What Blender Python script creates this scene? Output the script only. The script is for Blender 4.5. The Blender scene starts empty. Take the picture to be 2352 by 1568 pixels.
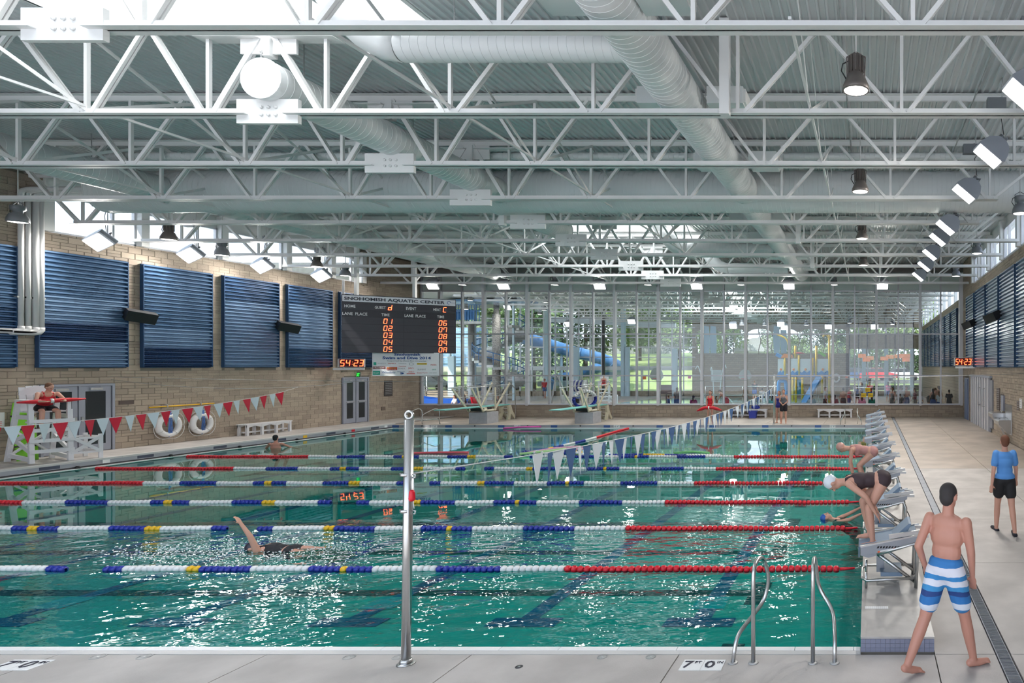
import bpy, math, random
from mathutils import Vector, Matrix
random.seed(7)
SC = bpy.context.scene
COL = SC.collection
# ------------------------------------------------------------------ camera, world, sun, area lights, exposure
F = 1450.0; VX = 1995.0; VY = 842.0; CZ = 2.87
cam_d = bpy.data.cameras.new('camera'); cam = bpy.data.objects.new('camera', cam_d); COL.objects.link(cam)
cam.location = (0, 0, CZ); cam.rotation_euler = (math.radians(90), 0, 0)
cam_d.sensor_width = 36; cam_d.lens = F / 2352 * 36
cam_d.shift_x = -(VX - 1176) / 2352; cam_d.shift_y = (VY - 784) / 2352
cam_d.clip_start = 0.05; cam_d.clip_end = 500
SC.camera = cam
W = bpy.data.worlds.new('sky'); SC.world = W; W.use_nodes = True
nt = W.node_tree; nt.nodes.clear()
wo = nt.nodes.new('ShaderNodeOutputWorld'); bg = nt.nodes.new('ShaderNodeBackground')
tc = nt.nodes.new('ShaderNodeTexCoord'); sp = nt.nodes.new('ShaderNodeSeparateXYZ'); cr = nt.nodes.new('ShaderNodeValToRGB')
nt.links.new(tc.outputs['Generated'], sp.inputs[0]); nt.links.new(sp.outputs['Z'], cr.inputs[0])
cr.color_ramp.elements[0].position = 0.0; cr.color_ramp.elements[0].color = (0.80, 0.88, 1.0, 1)
cr.color_ramp.elements[1].position = 0.7; cr.color_ramp.elements[1].color = (0.62, 0.76, 1.0, 1)
nt.links.new(cr.outputs[0], bg.inputs['Color']); bg.inputs['Strength'].default_value = 1.75
nt.links.new(bg.outputs[0], wo.inputs[0])
sun_d = bpy.data.lights.new('sun', 'SUN'); sun = bpy.data.objects.new('sun', sun_d); COL.objects.link(sun)
sun_d.energy = 4.5; sun_d.angle = math.radians(1.0); sun_d.color = (1.0, 0.95, 0.86)
sun.rotation_euler = (math.radians(38), math.radians(-28), 0)
def area(name, loc, sx, sy, power, col=(1, 1, 1), rot=(0, 0, 0)):
    d = bpy.data.lights.new(name, 'AREA'); d.shape = 'RECTANGLE'; d.size = sx; d.size_y = sy; d.energy = power; d.color = col
    o = bpy.data.objects.new(name, d); COL.objects.link(o); o.location = loc; o.rotation_euler = rot
    return o
SKYLIGHTS = [(-13.3, -7.4, 5.6, 10.74), (-13.3, -7.4, 24.4, 29.5), (-13.0, -7.4, 43.5, 48.5)]
for (a, b, c, d_) in SKYLIGHTS:
    area('skylight_daylight', ((a + b) / 2, (c + d_) / 2, 9.93), b - a - .1, d_ - c - .1, 300 if c < 40 else 1300, (0.93, 0.97, 1.0))  # leisure hall skylight is added, its lamp stronger to brighten that hall
SC.view_settings.view_transform = 'Standard'; SC.view_settings.look = 'None'
SC.view_settings.exposure = 0.46; SC.view_settings.gamma = 1.0; SC.view_settings.use_curve_mapping = False
cy = SC.cycles
cy.max_bounces = 6; cy.diffuse_bounces = 3; cy.glossy_bounces = 3; cy.transmission_bounces = 2; cy.transparent_max_bounces = 12
cy.use_adaptive_sampling = True; cy.adaptive_threshold = .1; cy.adaptive_min_samples = 12
cy.caustics_reflective = False; cy.caustics_refractive = False; cy.sample_clamp_indirect = 4.0
cy.use_denoising = True

# ------------------------------------------------------------------ helpers
def PX(x, y, d): return Vector(((x - VX) * d / F, d, CZ - (y - VY) * d / F))
def GP(x, y, z=0.0):
    d = (CZ - z) * F / (y - VY); return Vector(((x - VX) * d / F, d, z))
def proj(p): return (VX + p[0] * F / max(p[1], .1), VY + (CZ - p[2]) * F / max(p[1], .1))
def V(*a): return Vector(a)
class MB:
    def __init__(s): s.v = []; s.f = []; s.sm = []
    def add(s, vs, fs, smooth=False):
        n = len(s.v); s.v += [tuple(p) for p in vs]
        for f in fs: s.f.append(tuple(i + n for i in f)); s.sm.append(smooth)
        return s
    def box(s, a, b):
        x0, y0, z0 = a; x1, y1, z1 = b
        if x0 > x1: x0, x1 = x1, x0
        if y0 > y1: y0, y1 = y1, y0
        if z0 > z1: z0, z1 = z1, z0
        return s.add([(x0,y0,z0),(x1,y0,z0),(x1,y1,z0),(x0,y1,z0),(x0,y0,z1),(x1,y0,z1),(x1,y1,z1),(x0,y1,z1)],
              [(0,3,2,1),(4,5,6,7),(0,1,5,4),(1,2,6,5),(2,3,7,6),(3,0,4,7)])
    def beam(s, p, q, w, h, up=(0, 0, 1)):
        p = Vector(p); q = Vector(q); d = (q - p).normalized(); u = Vector(up)
        if abs(d.dot(u)) > .98: u = Vector((0, 1, 0))
        r = d.cross(u).normalized(); u = r.cross(d).normalized()
        c = []
        for o in (p, q):
            for a, b in ((-1,-1),(1,-1),(1,1),(-1,1)): c.append(o + r * (a * w / 2) + u * (b * h / 2))
        return s.add(c, [(0,1,2,3),(7,6,5,4),(0,4,5,1),(1,5,6,2),(2,6,7,3),(3,7,4,0)])
    def ring(s, c, d, r, n, ref=None):
        d = Vector(d).normalized(); u = ref or (Vector((0,0,1)) if abs(d.z) < .9 else Vector((1,0,0)))
        a = d.cross(u).normalized(); b = d.cross(a).normalized()
        return [Vector(c) + a * (math.cos(2*math.pi*i/n) * r) + b * (math.sin(2*math.pi*i/n) * r) for i in range(n)]
    def tube(s, pts, r, n=8, close=False, caps=True, radii=None):
        pts = [Vector(p) for p in pts]; N = len(pts); base = len(s.v)
        prev = None
        for i, p in enumerate(pts):
            if close: d = pts[(i+1) % N] - pts[i-1]
            elif i == 0: d = pts[1] - p
            elif i == N-1: d = p - pts[-2]
            else: d = (pts[i+1] - p).normalized() + (p - pts[i-1]).normalized()
            if d.length < 1e-9: d = Vector((0,0,1))
            d.normalize()
            if prev is None:
                u = Vector((0,0,1)) if abs(d.z) < .9 else Vector((1,0,0)); a = d.cross(u).normalized()
            else:
                a = prev - d * prev.dot(d); a.normalize()
            prev = a; b = d.cross(a).normalized(); rr = radii[i] if radii else r
            for k in range(n):
                t = 2*math.pi*k/n; s.v.append(tuple(p + a*(math.cos(t)*rr) + b*(math.sin(t)*rr)))
        M = N if close else N-1
        for i in range(M):
            j = (i+1) % N
            for k in range(n):
                k2 = (k+1) % n
                s.f.append((base+i*n+k, base+i*n+k2, base+j*n+k2, base+j*n+k)); s.sm.append(True)
        if caps and not close:
            s.f.append(tuple(base+k for k in range(n))[::-1]); s.sm.append(False)
            s.f.append(tuple(base+(N-1)*n+k for k in range(n))); s.sm.append(False)
        return s
    def lathe(s, prof, n=16, c=(0,0,0), axis='Z', smooth=True):
        base = len(s.v); N = len(prof)
        for (r, h) in prof:
            for k in range(n):
                t = 2*math.pi*k/n; a = math.cos(t)*r; b = math.sin(t)*r
                q = {'Z': (a, b, h), 'X': (h, a, b), 'Y': (b, h, a)}[axis]
                s.v.append((c[0]+q[0], c[1]+q[1], c[2]+q[2]))
        for i in range(N-1):
            for k in range(n):
                k2 = (k+1) % n
                s.f.append((base+i*n+k, base+i*n+k2, base+(i+1)*n+k2, base+(i+1)*n+k)); s.sm.append(smooth)
        return s
    def prism(s, poly, d0, d1, axis='Y'):
        """poly: 2d list, extruded along axis. axis Y: poly=(x,z); X: poly=(y,z); Z: poly=(x,y)"""
        n = len(poly)
        def m(p, t): return {'Y': (p[0], t, p[1]), 'X': (t, p[0], p[1]), 'Z': (p[0], p[1], t)}[axis]
        vs = [m(p, d0) for p in poly] + [m(p, d1) for p in poly]
        fs = [tuple(range(n))[::-1], tuple(range(n, 2*n))] + [(i, (i+1) % n, n+(i+1) % n, n+i) for i in range(n)]
        return s.add(vs, fs)
    def ell(s, c, r, n=12, m=8, R=None):
        vs = []; c = Vector(c)
        for j in range(1, m):
            ph = math.pi*j/m
            for k in range(n):
                t = 2*math.pi*k/n; p = Vector((r[0]*math.sin(ph)*math.cos(t), r[1]*math.sin(ph)*math.sin(t), r[2]*math.cos(ph)))
                if R: p = R @ p
                vs.append(c + p)
        tp = Vector((0,0,r[2])); bt = Vector((0,0,-r[2]))
        if R: tp = R @ tp; bt = R @ bt
        vs += [c + tp, c + bt]; T = len(vs)-2; B = T+1; fs = []
        for k in range(n):
            k2 = (k+1) % n; fs.append((T, k, k2)); fs.append((B, (m-2)*n+k2, (m-2)*n+k))
            for j in range(m-2): fs.append((j*n+k, (j+1)*n+k, (j+1)*n+k2, j*n+k2))
        return s.add(vs, fs, True)
    def cap(s, p, q, r1, r2, n=10):
        p = Vector(p); q = Vector(q); d = q - p; L = d.length
        if L < 1e-6: return s.ell(p, (r1,)*3)
        d.normalize(); pts = []; rad = []
        for a in (80, 55, 28): pts.append(p - d*(r1*math.sin(math.radians(a)))); rad.append(r1*math.cos(math.radians(a)))
        pts.append(p); rad.append(r1); pts.append(q); rad.append(r2)
        for a in (28, 55, 80): pts.append(q + d*(r2*math.sin(math.radians(a)))); rad.append(r2*math.cos(math.radians(a)))
        return s.tube(pts, 0, n, radii=rad)
    def xf(s, M):
        s.v = [tuple(M @ Vector(p)) for p in s.v]; return s
    def mesh(s, name, mat):
        me = bpy.data.meshes.new(name); me.from_pydata(s.v, [], s.f)
        me.polygons.foreach_set('use_smooth', s.sm)
        if mat: me.materials.append(mat)
        me.update(); return me
    def build(s, name, mat, parent=None, **kw):
        return mk(name, s.mesh(name, mat), parent, **kw)
def mk(name, me, parent=None, loc=None, label=None, cat=None, group=None, kind=None, rot=None, scale=None):
    o = bpy.data.objects.new(name, me); COL.objects.link(o)
    if parent: o.parent = parent
    if loc is not None: o.location = loc
    if rot is not None: o.rotation_euler = rot
    if scale is not None: o.scale = scale
    tag(o, label, cat, group, kind); return o
def tag(o, label=None, cat=None, group=None, kind=None):
    if label: o['label'] = label
    if cat: o['category'] = cat
    if group: o['group'] = group
    if kind: o['kind'] = kind
    return o
def thing(name, label, cat, loc=(0,0,0), rz=0, group=None, kind=None):
    return mk(name, None, None, loc=loc, rot=(0,0,rz), label=label, cat=cat, group=group, kind=kind)
KIDS = {}
def copy_tree(o, parent=None):
    c = o.copy(); COL.objects.link(c)
    if parent: c.parent = parent
    for ch in o.children: copy_tree(ch, c)
    return c
# ------------------------------------------------------------------ materials
def mat(name, col, rough=.6, metal=0, emit=None, es=1.0, noise=0, nscale=6, bump=0, bscale=40, spec=.5, col2=None):
    m = bpy.data.materials.new(name); m.use_nodes = True; n = m.node_tree.nodes; l = m.node_tree.links
    b = n['Principled BSDF']; b.inputs['Base Color'].default_value = (*col, 1); b.inputs['Roughness'].default_value = rough
    b.inputs['Metallic'].default_value = metal; b.inputs['Specular IOR Level'].default_value = spec
    if emit: b.inputs['Emission Color'].default_value = (*emit, 1); b.inputs['Emission Strength'].default_value = es
    if noise or col2:
        t = n.new('ShaderNodeTexCoord'); x = n.new('ShaderNodeTexNoise'); x.inputs['Scale'].default_value = nscale; x.inputs['Detail'].default_value = 4
        r = n.new('ShaderNodeValToRGB'); l.new(t.outputs['Object'], x.inputs['Vector']); l.new(x.outputs['Fac'], r.inputs[0])
        c2 = col2 or tuple(c*(1-noise) for c in col); c1 = col if col2 else tuple(min(1, c*(1+noise*.5)) for c in col)
        r.color_ramp.elements[0].position = .35; r.color_ramp.elements[0].color = (*c2, 1)
        r.color_ramp.elements[1].position = .65; r.color_ramp.elements[1].color = (*c1, 1)
        l.new(r.outputs[0], b.inputs['Base Color'])
    if bump:
        t = n.new('ShaderNodeTexCoord'); x = n.new('ShaderNodeTexNoise'); x.inputs['Scale'].default_value = bscale
        bn = n.new('ShaderNodeBump'); bn.inputs['Strength'].default_value = bump; bn.inputs['Distance'].default_value = .01
        l.new(t.outputs['Object'], x.inputs['Vector']); l.new(x.outputs['Fac'], bn.inputs['Height']); l.new(bn.outputs[0], b.inputs['Normal'])
    return m
M = {}
M['white'] = mat('white_paint', (.80,.80,.79), .45)
M['duct'] = mat('duct_paint', (.76,.78,.78), .35)
M['deckroof'] = mat('roof_deck_paint', (.66,.68,.69), .4)
M['steel'] = mat('brushed_steel', (.62,.62,.62), .28, 1)
M['galv'] = mat('galvanised_steel', (.5,.5,.5), .5, .7, noise=.15)
M['dark'] = mat('dark_metal', (.06,.06,.065), .5)
M['grey'] = mat('grey_lamp_metal', (.22,.23,.25), .45, .3)
M['brown'] = mat('bronze_lamp_metal', (.16,.14,.13), .45, .4)
M['alu'] = mat('window_frame', (.52,.52,.55), .4, .4)
M['alul'] = mat('pale_window_frame', (.74,.74,.78), .45)
M['mortar'] = mat('mortar', (.20,.18,.15), .9)
for i, c in enumerate([(.46,.38,.30), (.43,.355,.28), (.39,.32,.255)]): M['blk%d' % i] = mat('stone_block', c, .85, noise=.12, nscale=30, bump=.3, bscale=90)
for i, c in enumerate([(.08,.165,.30), (.036,.09,.19), (.016,.045,.12), (.17,.28,.44), (.30,.38,.48), (.18,.25,.36)]): M['blue%d' % i] = mat('blue_corrugated_metal', c, .25, .25)  # last two are paler blues with the metal's reflected light put into the colour
M['conc'] = mat('deck_concrete', (.52,.485,.46), .62, noise=.16, nscale=1.6, bump=.15, bscale=60)
M['conc2'] = mat('deck_concrete_far', (.48,.41,.35), .5, noise=.18, nscale=1.1)
M['joint'] = mat('joint_filler', (.16,.14,.13), .9)
M['tile'] = mat('pale_tile', (.62,.61,.60), .4)
M['tilew'] = mat('white_tile', (.88,.88,.88), .35)
M['tileb'] = mat('blue_tile', (.05,.11,.30), .35)
M['course'] = mat('course_tile_blue', (.01,.20,.55), .4)
M['tileg'] = mat('slate_tile', (.24,.25,.33), .4)
M['tiled'] = mat('dark_tile', (.07,.08,.12), .4)
M['red'] = mat('red_plastic', (.72,.012,.03), .38)
M['wplast'] = mat('white_plastic', (.82,.82,.82), .4)
M['bplast'] = mat('blue_plastic', (.015,.03,.32), .35)
M['yplast'] = mat('yellow_plastic', (.85,.50,.02), .4)
M['chairw'] = mat('white_recycled_plastic', (.78,.78,.80), .5)
M['cream'] = mat('cream_stand', (.72,.66,.50), .5)
M['aqua'] = mat('aqua_board', (.22,.62,.58), .5)
M['glassdoor'] = mat('dark_door_glass', (.035,.04,.045), .08)
M['doorf'] = mat('grey_blue_door', (.33,.35,.42), .5)
M['black'] = mat('black', (.012,.012,.014), .5)
M['char'] = mat('scoreboard_face', (.035,.033,.042), .45)
M['char2'] = mat('scoreboard_dark', (.012,.011,.016), .4)
M['navytext'] = mat('dark_lettering', (.03,.03,.05), .6)
M['wtext'] = mat('white_lettering', (.85,.85,.85), .6)
M['led'] = mat('led_core', (.2,.02,.02), .5, emit=(1.0,.16,.04), es=4.5)
M['ledr'] = mat('led_halo', (.3,.0,.02), .5, emit=(1.0,.015,.03), es=.95)
M['exit'] = mat('exit_green', (.02,.1,.02), .5, emit=(.05,1,.1), es=1.0)
M['lampon'] = mat('lamp_lens', (1,1,1), .5, emit=(1,.97,.92), es=16)
M['lampdim'] = mat('downlight_lens', (1,1,1), .5, emit=(1,.93,.88), es=5)
M['grass'] = mat('grass', (.36,.42,.16), .95, col2=(.26,.34,.11), nscale=.6)
M['leaf0'] = mat('dark_foliage', (.06,.12,.04), .9)
M['leaf1'] = mat('bright_foliage', (.18,.26,.09), .9)
M['bark'] = mat('bark', (.10,.07,.05), .95)
M['asph'] = mat('asphalt', (.12,.12,.12), .9)
M['slideb'] = mat('blue_slide', (.07,.20,.42), .3)
M['railb'] = mat('blue_railing', (.04,.17,.42), .4)
M['pebble'] = mat('pebble_column', (.55,.53,.50), .8, col2=(.14,.13,.13), nscale=18)
M['skin'] = mat('skin', (.62,.33,.24), .55)
M['skin2'] = mat('warm_skin', (.55,.26,.19), .5)
M['skin3'] = mat('tan_skin', (.42,.23,.16), .55)
def schlick(n, l, f0, top=1.0, normal=None):
    lw = n.new('ShaderNodeLayerWeight'); lw.inputs['Blend'].default_value = .5
    if normal: l.new(normal, lw.inputs['Normal'])
    p = n.new('ShaderNodeMath'); p.operation = 'POWER'; l.new(lw.outputs['Facing'], p.inputs[0]); p.inputs[1].default_value = 5.0
    q = n.new('ShaderNodeMath'); q.operation = 'MULTIPLY_ADD'; l.new(p.outputs[0], q.inputs[0]); q.inputs[1].default_value = top - f0; q.inputs[2].default_value = f0
    return q
def glassmat(name, tint, refl=.9, ior=1.5, fac=1.0):
    m = bpy.data.materials.new(name); m.use_nodes = True; n = m.node_tree.nodes; l = m.node_tree.links; n.clear()
    o = n.new('ShaderNodeOutputMaterial'); mx = n.new('ShaderNodeMixShader'); t = n.new('ShaderNodeBsdfTransparent'); g = n.new('ShaderNodeBsdfGlossy')
    t.inputs[0].default_value = (*tint, 1); g.inputs['Color'].default_value = (refl,refl,refl,1); g.inputs['Roughness'].default_value = 0.0
    ml = schlick(n, l, ((ior-1)/(ior+1))**2*fac, .9)
    l.new(ml.outputs[0], mx.inputs[0]); l.new(t.outputs[0], mx.inputs[1]); l.new(g.outputs[0], mx.inputs[2]); l.new(mx.outputs[0], o.inputs[0])
    return m
M['glass'] = glassmat('clear_window_glass', (.965,.985,.98), .9, 1.45, 1.3)
M['glassf'] = glassmat('far_window_glass', (.95,.97,.97), .8, 1.4, 1.0)
# text -> mesh
def text_mesh(s, size, depth=.004, bold=0):
    cu = bpy.data.curves.new('lettering', 'FONT'); cu.body = s; cu.size = size; cu.extrude = depth; cu.offset = bold; cu.align_x = 'LEFT'; cu.resolution_u = 2
    o = bpy.data.objects.new('lettering', cu); me = o.to_mesh().copy(); o.to_mesh_clear()
    bpy.data.objects.remove(o); return me
def lettering(s, name, m, parent, origin, u, v, height, width=None, bold=0, depth=.004):
    """flat print in the plane (u,v), lower-left at origin"""
    me = text_mesh(s, 1.0, 0.002, bold); me.materials.clear(); me.materials.append(m)
    xs = [p.co.x for p in me.vertices]; ys = [p.co.y for p in me.vertices]
    x0, x1 = min(xs), max(xs); y0, y1 = min(ys), max(ys)
    sy = height / (y1 - y0); sx = (width / (x1 - x0)) if width else sy
    u = Vector(u).normalized(); v = Vector(v).normalized(); w = u.cross(v)
    for p in me.vertices:
        a = (p.co.x - x0) * sx; b = (p.co.y - y0) * sy; c = p.co.z
        p.co = Vector(origin) + u*a + v*b + w*(c + .003)
    me.name = name; return mk(name, me, parent)
SEG = {'0':'abcdef','1':'bc','2':'abged','3':'abgcd','4':'fgbc','5':'afgcd','6':'afgecd','7':'abcf','8':'abcdefg','9':'abfgc','A':'abcefg','C':'aefd','d':'bcdeg','S':'afgcd'}
def digits(s, parent, origin, u, v, h, pitch):
    u = Vector(u).normalized(); v = Vector(v).normalized(); w = u.cross(v); x = 0; wd = h * .52
    sl = .12
    for ch in s:
        o = Vector(origin) + u * x
        if ch == ':':
            mb = MB()
            for t in (.3, .7): mb.cap(o + u*(.06*h+sl*h*t) + v*(h*t), o + u*(.07*h+sl*h*t) + v*(h*t) + w*.004, .035*h, .03*h, 8)
            mb.build('digit', M['led'], parent); x += pitch * .42; continue
        P = {'a': ((0,1),(1,1)), 'b': ((1,1),(1,.5)), 'c': ((1,.5),(1,0)), 'd': ((0,0),(1,0)), 'e': ((0,0),(0,.5)), 'f': ((0,.5),(0,1)), 'g': ((0,.5),(1,.5))}
        q = lambda t: o + u*(t[0]*wd + t[1]*h*sl) + v*(t[1]*h)
        mb = MB(); mh = MB()
        for k in SEG[ch]:
            a, b = q(P[k][0]), q(P[k][1]); e = (b - a) * .06
            mb.beam(a + e + w*.012, b - e + w*.012, h*.075, .008, w); mh.beam(a - e*.5 + w*.004, b + e*.5 + w*.004, h*.15, .006, w)
        dgt = mb.build('digit', M['led'], parent); mh.build('digit_glow', M['ledr'], dgt)
        x += pitch
# ------------------------------------------------------------------ setting
XL, XR, XS = -25.1, 5.27, -25.1
def zr(d): return 0.0 if d < 12 else .07 * min(1, (d - 12) / 18)
# pool basin
mb = MB(); mb.box((-23.1, 6.4, -.90), (-.05, 30.5, -.84)); pf = mb.build('pool_floor', mat('pool_plaster', (.72,.80,.78), .8), None, kind='structure')
mb = MB(); mb.box((-23.1, 6.42, -.84), (-.05, 6.5, -.12)); mb.box((-23.1, 30.36, -.84), (-.05, 30.46, -.09)); mb.box((-.079, 6.45, -.84), (-.0, 30.4, -.02)); mb.box((-23.15, 6.4, -.84), (-23.0, 30.4, -.13))
mb.build('pool_wall', M['tilew'], None, kind='structure')
LANES = [7.95, 10.35, 12.6, 14.9, 17.15, 19.5, 21.8, 24.1, 26.4, 28.8]
ROPES = [9.19, 11.5, 13.72, 16.0, 18.28, 20.72]
for d in LANES:
    mb = MB(); mb.box((-21.2, d-.13, -.84), (-1.75, d+.13, -.834)); mb.box((-1.95, d-.5, -.84), (-1.65, d+.5, -.833)); mb.box((-21.4, d-.5, -.84), (-21.1, d+.5, -.833))
    mb.build('lane_line', M['tiled'], pf)
for k in range(8):
    x = -2.45 - 2.54*k
    mb = MB(); mb.box((x-.13, 9.2, -.832), (x+.13, 28.4, -.828)); mb.box((x-.5, 9.0, -.832), (x+.5, 9.3, -.826)); mb.box((x-.5, 28.3, -.832), (x+.5, 28.6, -.826)); mb.build('course_line', M['course'], pf)
inl = mat('cyan_inlet', (.25,.75,.95), .5)
for k in range(4):
    for j in range(5):
        x = -1.2 - 5.08*k - 1.27; y = 9.9 + 4.5*j; mb = MB(); mb.box((x-.25, y-.25, -.83), (x+.25, y+.25, -.825)); mb.build('inlet_tile', inl, pf)
# water
wm = bpy.data.materials.new('pool_water'); wm.use_nodes = True; n = wm.node_tree.nodes; l = wm.node_tree.links; n.clear()
o = n.new('ShaderNodeOutputMaterial'); mx = n.new('ShaderNodeMixShader'); t = n.new('ShaderNodeBsdfTransparent'); g = n.new('ShaderNodeBsdfGlossy')
t.inputs[0].default_value = (.055, .55, .51, 1); g.inputs['Roughness'].default_value = .005
g.inputs['Color'].default_value = (.97,.97,.97,1)
tcn = n.new('ShaderNodeTexCoord')
def mapn(sc, loc=(0,0,0)):
    m_ = n.new('ShaderNodeMapping'); m_.inputs['Scale'].default_value = sc; m_.inputs['Location'].default_value = loc; l.new(tcn.outputs['Object'], m_.inputs[0]); return m_
def mathn(op, a, b=None):
    q = n.new('ShaderNodeMath'); q.operation = op
    for i, z in enumerate((a, b)):
        if z is None: continue
        if isinstance(z, (int, float)): q.inputs[i].default_value = z
        else: l.new(z, q.inputs[i])
    return q.outputs[0]
n1 = n.new('ShaderNodeTexNoise'); n1.inputs['Scale'].default_value = 1.0; n1.inputs['Detail'].default_value = 3; l.new(mapn((1.1, 1.7, 1)).outputs[0], n1.inputs[0])
n2 = n.new('ShaderNodeTexNoise'); n2.inputs['Scale'].default_value = 1.0; n2.inputs['Detail'].default_value = 3; n2.inputs['Roughness'].default_value = .55; l.new(mapn((2.3, 3.6, 1)).outputs[0], n2.inputs[0])
def blob(cx, cy, rx, ry):
    gr = n.new('ShaderNodeTexGradient'); gr.gradient_type = 'SPHERICAL'
    l.new(mapn((1/rx, 1/ry, 0), (-cx/rx, -cy/ry, 0)).outputs[0], gr.inputs[0]); return gr.outputs['Fac']
b1 = blob(-9.5, 10.35, 7.5, 1.9); b2 = blob(-4.0, 9.0, 8.5, 4.8); b3 = blob(-3.5, 10.3, 4.0, 1.7)
calm = mathn('ADD', mathn('MULTIPLY', b2, .5), .010)
h = mathn('ADD', mathn('MULTIPLY', n1.outputs['Fac'], mathn('MULTIPLY', calm, .9)), mathn('MULTIPLY', n2.outputs['Fac'], mathn('ADD', mathn('ADD', mathn('MULTIPLY', b1, .7), mathn('MULTIPLY', b3, .55)), mathn('MULTIPLY', b2, .42))))
bp = n.new('ShaderNodeBump'); bp.inputs['Strength'].default_value = 1.0; bp.inputs['Distance'].default_value = .13; l.new(h, bp.inputs['Height'])
l.new(bp.outputs[0], g.inputs['Normal']); sw = schlick(n, l, .02, 1.0, bp.outputs[0])
l.new(sw.outputs[0], mx.inputs[0]); l.new(t.outputs[0], mx.inputs[1]); l.new(g.outputs[0], mx.inputs[2]); l.new(mx.outputs[0], o.inputs[0])
mb = MB(); mb.add([(-23.05, 6.46, -.09), (-.078, 6.46, -.09), (-.078, 30.4, -.09), (-23.05, 30.4, -.09)], [(0,1,2,3)])
mb.build('pool_water', wm, None, kind='stuff', label='calm teal swimming pool water with rippled reflections', cat='water')

def slab(parent, x0, x1, d0, d1, zf, m, name='concrete_slab', g=.006, th=.12):
    z0, z1 = zf(d0), zf(d1); mb = MB()
    x0 += g; x1 -= g; d0 += g; d1 -= g
    mb.add([(x0,d0,z0-th),(x1,d0,z0-th),(x1,d1,z1-th),(x0,d1,z1-th),(x0,d0,z0),(x1,d0,z0),(x1,d1,z1),(x0,d1,z1)], [(0,3,2,1),(4,5,6,7),(0,1,5,4),(1,2,6,5),(2,3,7,6),(3,0,4,7)])
    return mb.build(name, m, parent)
def under(name, x0, x1, d0, d1, z):
    mb = MB(); mb.box((x0, d0, z-.2), (x1, d1, z)); return mb.build(name, M['joint'], None, kind='structure')
fn = under('floor_near', -25.1, .66, -4, 6.3, -.012)
xs = [-25.1, -22.4, -20.35, -18.3, -16.25, -14.2, -12.15, -10.1, -8.08, -6.0, -3.957, -1.89, .66]
for a, b in zip(xs, xs[1:]):
    for c, d_ in ((-4, -.5), (-.5, 2.9), (2.9, 6.3)): slab(fn, a, b, c, d_, lambda d: 0.0, M['conc'])
# tile strip and gutter lip on near edge
for a, b in zip(xs, xs[1:]):
    slab(fn, max(a,-23.0), min(b,-.08), 6.305, 6.385, lambda d: .001, M['tile'], 'edge_tile', .001)
k = -22.95
while k < -.1:
    e = min(k + .6, -.08); slab(fn, k, e, 6.385, 6.47, lambda d: .003, M['tilew'], 'gutter_tile', .003, .14); k += .6
mb = MB(); mb.box((-23, 6.47, -.14), (-.08, 6.475, -.02)); mb.build('waterline_tile', M['tileb'], fn)
fr_ = under('floor_right', .66, XR, -4, 35.3, -.03)
ds = [-4, -.6, 2.9, 6.305, 9.25, 11.9, 14.8, 17.7, 20.6, 23.5, 26.4, 29.3, 32.3, 35.3]
for a, b in zip(ds, ds[1:]):
    slab(fr_, .66, 1.27, a, b, zr, M['conc'] if b < 19 else M['conc2']); slab(fr_, 1.42, 3.3, a, b, zr, M['conc'] if b < 19 else M['conc2']); slab(fr_, 3.3, XR, a, b, zr, M['conc'] if b < 19 else M['conc2'])
DG = mat('drain_grate', (.27,.29,.33), .45)
dr = thing('floor_drain', 'long grey slotted drain running down the right side deck', 'drain', (1.345, 0, 0))
mb = MB()
for i in range(66):
    c = 2.0 + i*.5; q = slab(dr, -.068, .068, c, c+.5, lambda d: zr(d)-.004, DG, 'drain_grate', .004, .03)
mb = MB()
for i in range(190):
    c = 4.6 + i*.03; mb.box((-.055, c, -.003), (.055, c+.012, .0005))
mb.build('slot', mat('drain_slot', (.13,.14,.16), .6), dr, kind='stuff')
ff = under('floor_far', -25.1, .66, 30.45, 35.3, .05)
for i in range(9):
    a = -25.1 + i*2.862; slab(ff, a, a+2.862, 30.47, 35.3, lambda d: .07, M['conc2'])
fl_ = under('floor_left', -25.4, -23.0, -4, 35.3, .08)
for i in range(13):
    a = -4 + i*3.02; slab(fl_, -25.1, -23.15, a, a+3.02, lambda d: .13, M['conc'])
for i in range(33):
    a = -3.4 + i*1.2
    if a < 30.6: slab(fl_, -23.15, -22.93, a, min(a+1.2, 30.6), lambda d: .135, M['tile'], 'coping_tile', .002, .05)
mb = MB(); mb.box((-22.96, -4, -.03), (-22.93, 30.5, .086)); mb.build('fascia_tile', mat('grey_fascia_tile', (.36,.37,.41), .4), fl_)
mb = MB(); mb.box((-22.99, 6.4, -.12), (-22.97, 30.4, -.03)); mb.build('gutter_recess', M['dark'], fl_)
mb = MB(); mb.box((-22.97, 6.4, -.13), (-22.84, 30.4, -.075)); mb.build('gutter_lip', M['tilew'], fl_)
for d in LANES:
    mb = MB(); mb.box((-22.932, d+.3, -.01), (-22.926, d+.75, .075)); mb.build('vent_grille', M['tiled'], fl_)
for d, m in ((18.9, 'tilew'), (25.6, 'yplast'), (28.0, 'red'), (29.9, 'tilew')):
    mb = MB(); mb.box((-22.932, d, -.02), (-22.925, d+.18, .08)); mb.build('depth_marker', M[m], fl_)
for d in ROPES + [23.0, 25.3, 27.6]:
    mb = MB(); mb.lathe([(0,-.03),(.045,-.03),(.045,.03),(0,.03)], 10, (-22.9, d, -.045), 'X'); mb.build('rope_anchor', M['black'], fl_)
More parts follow.
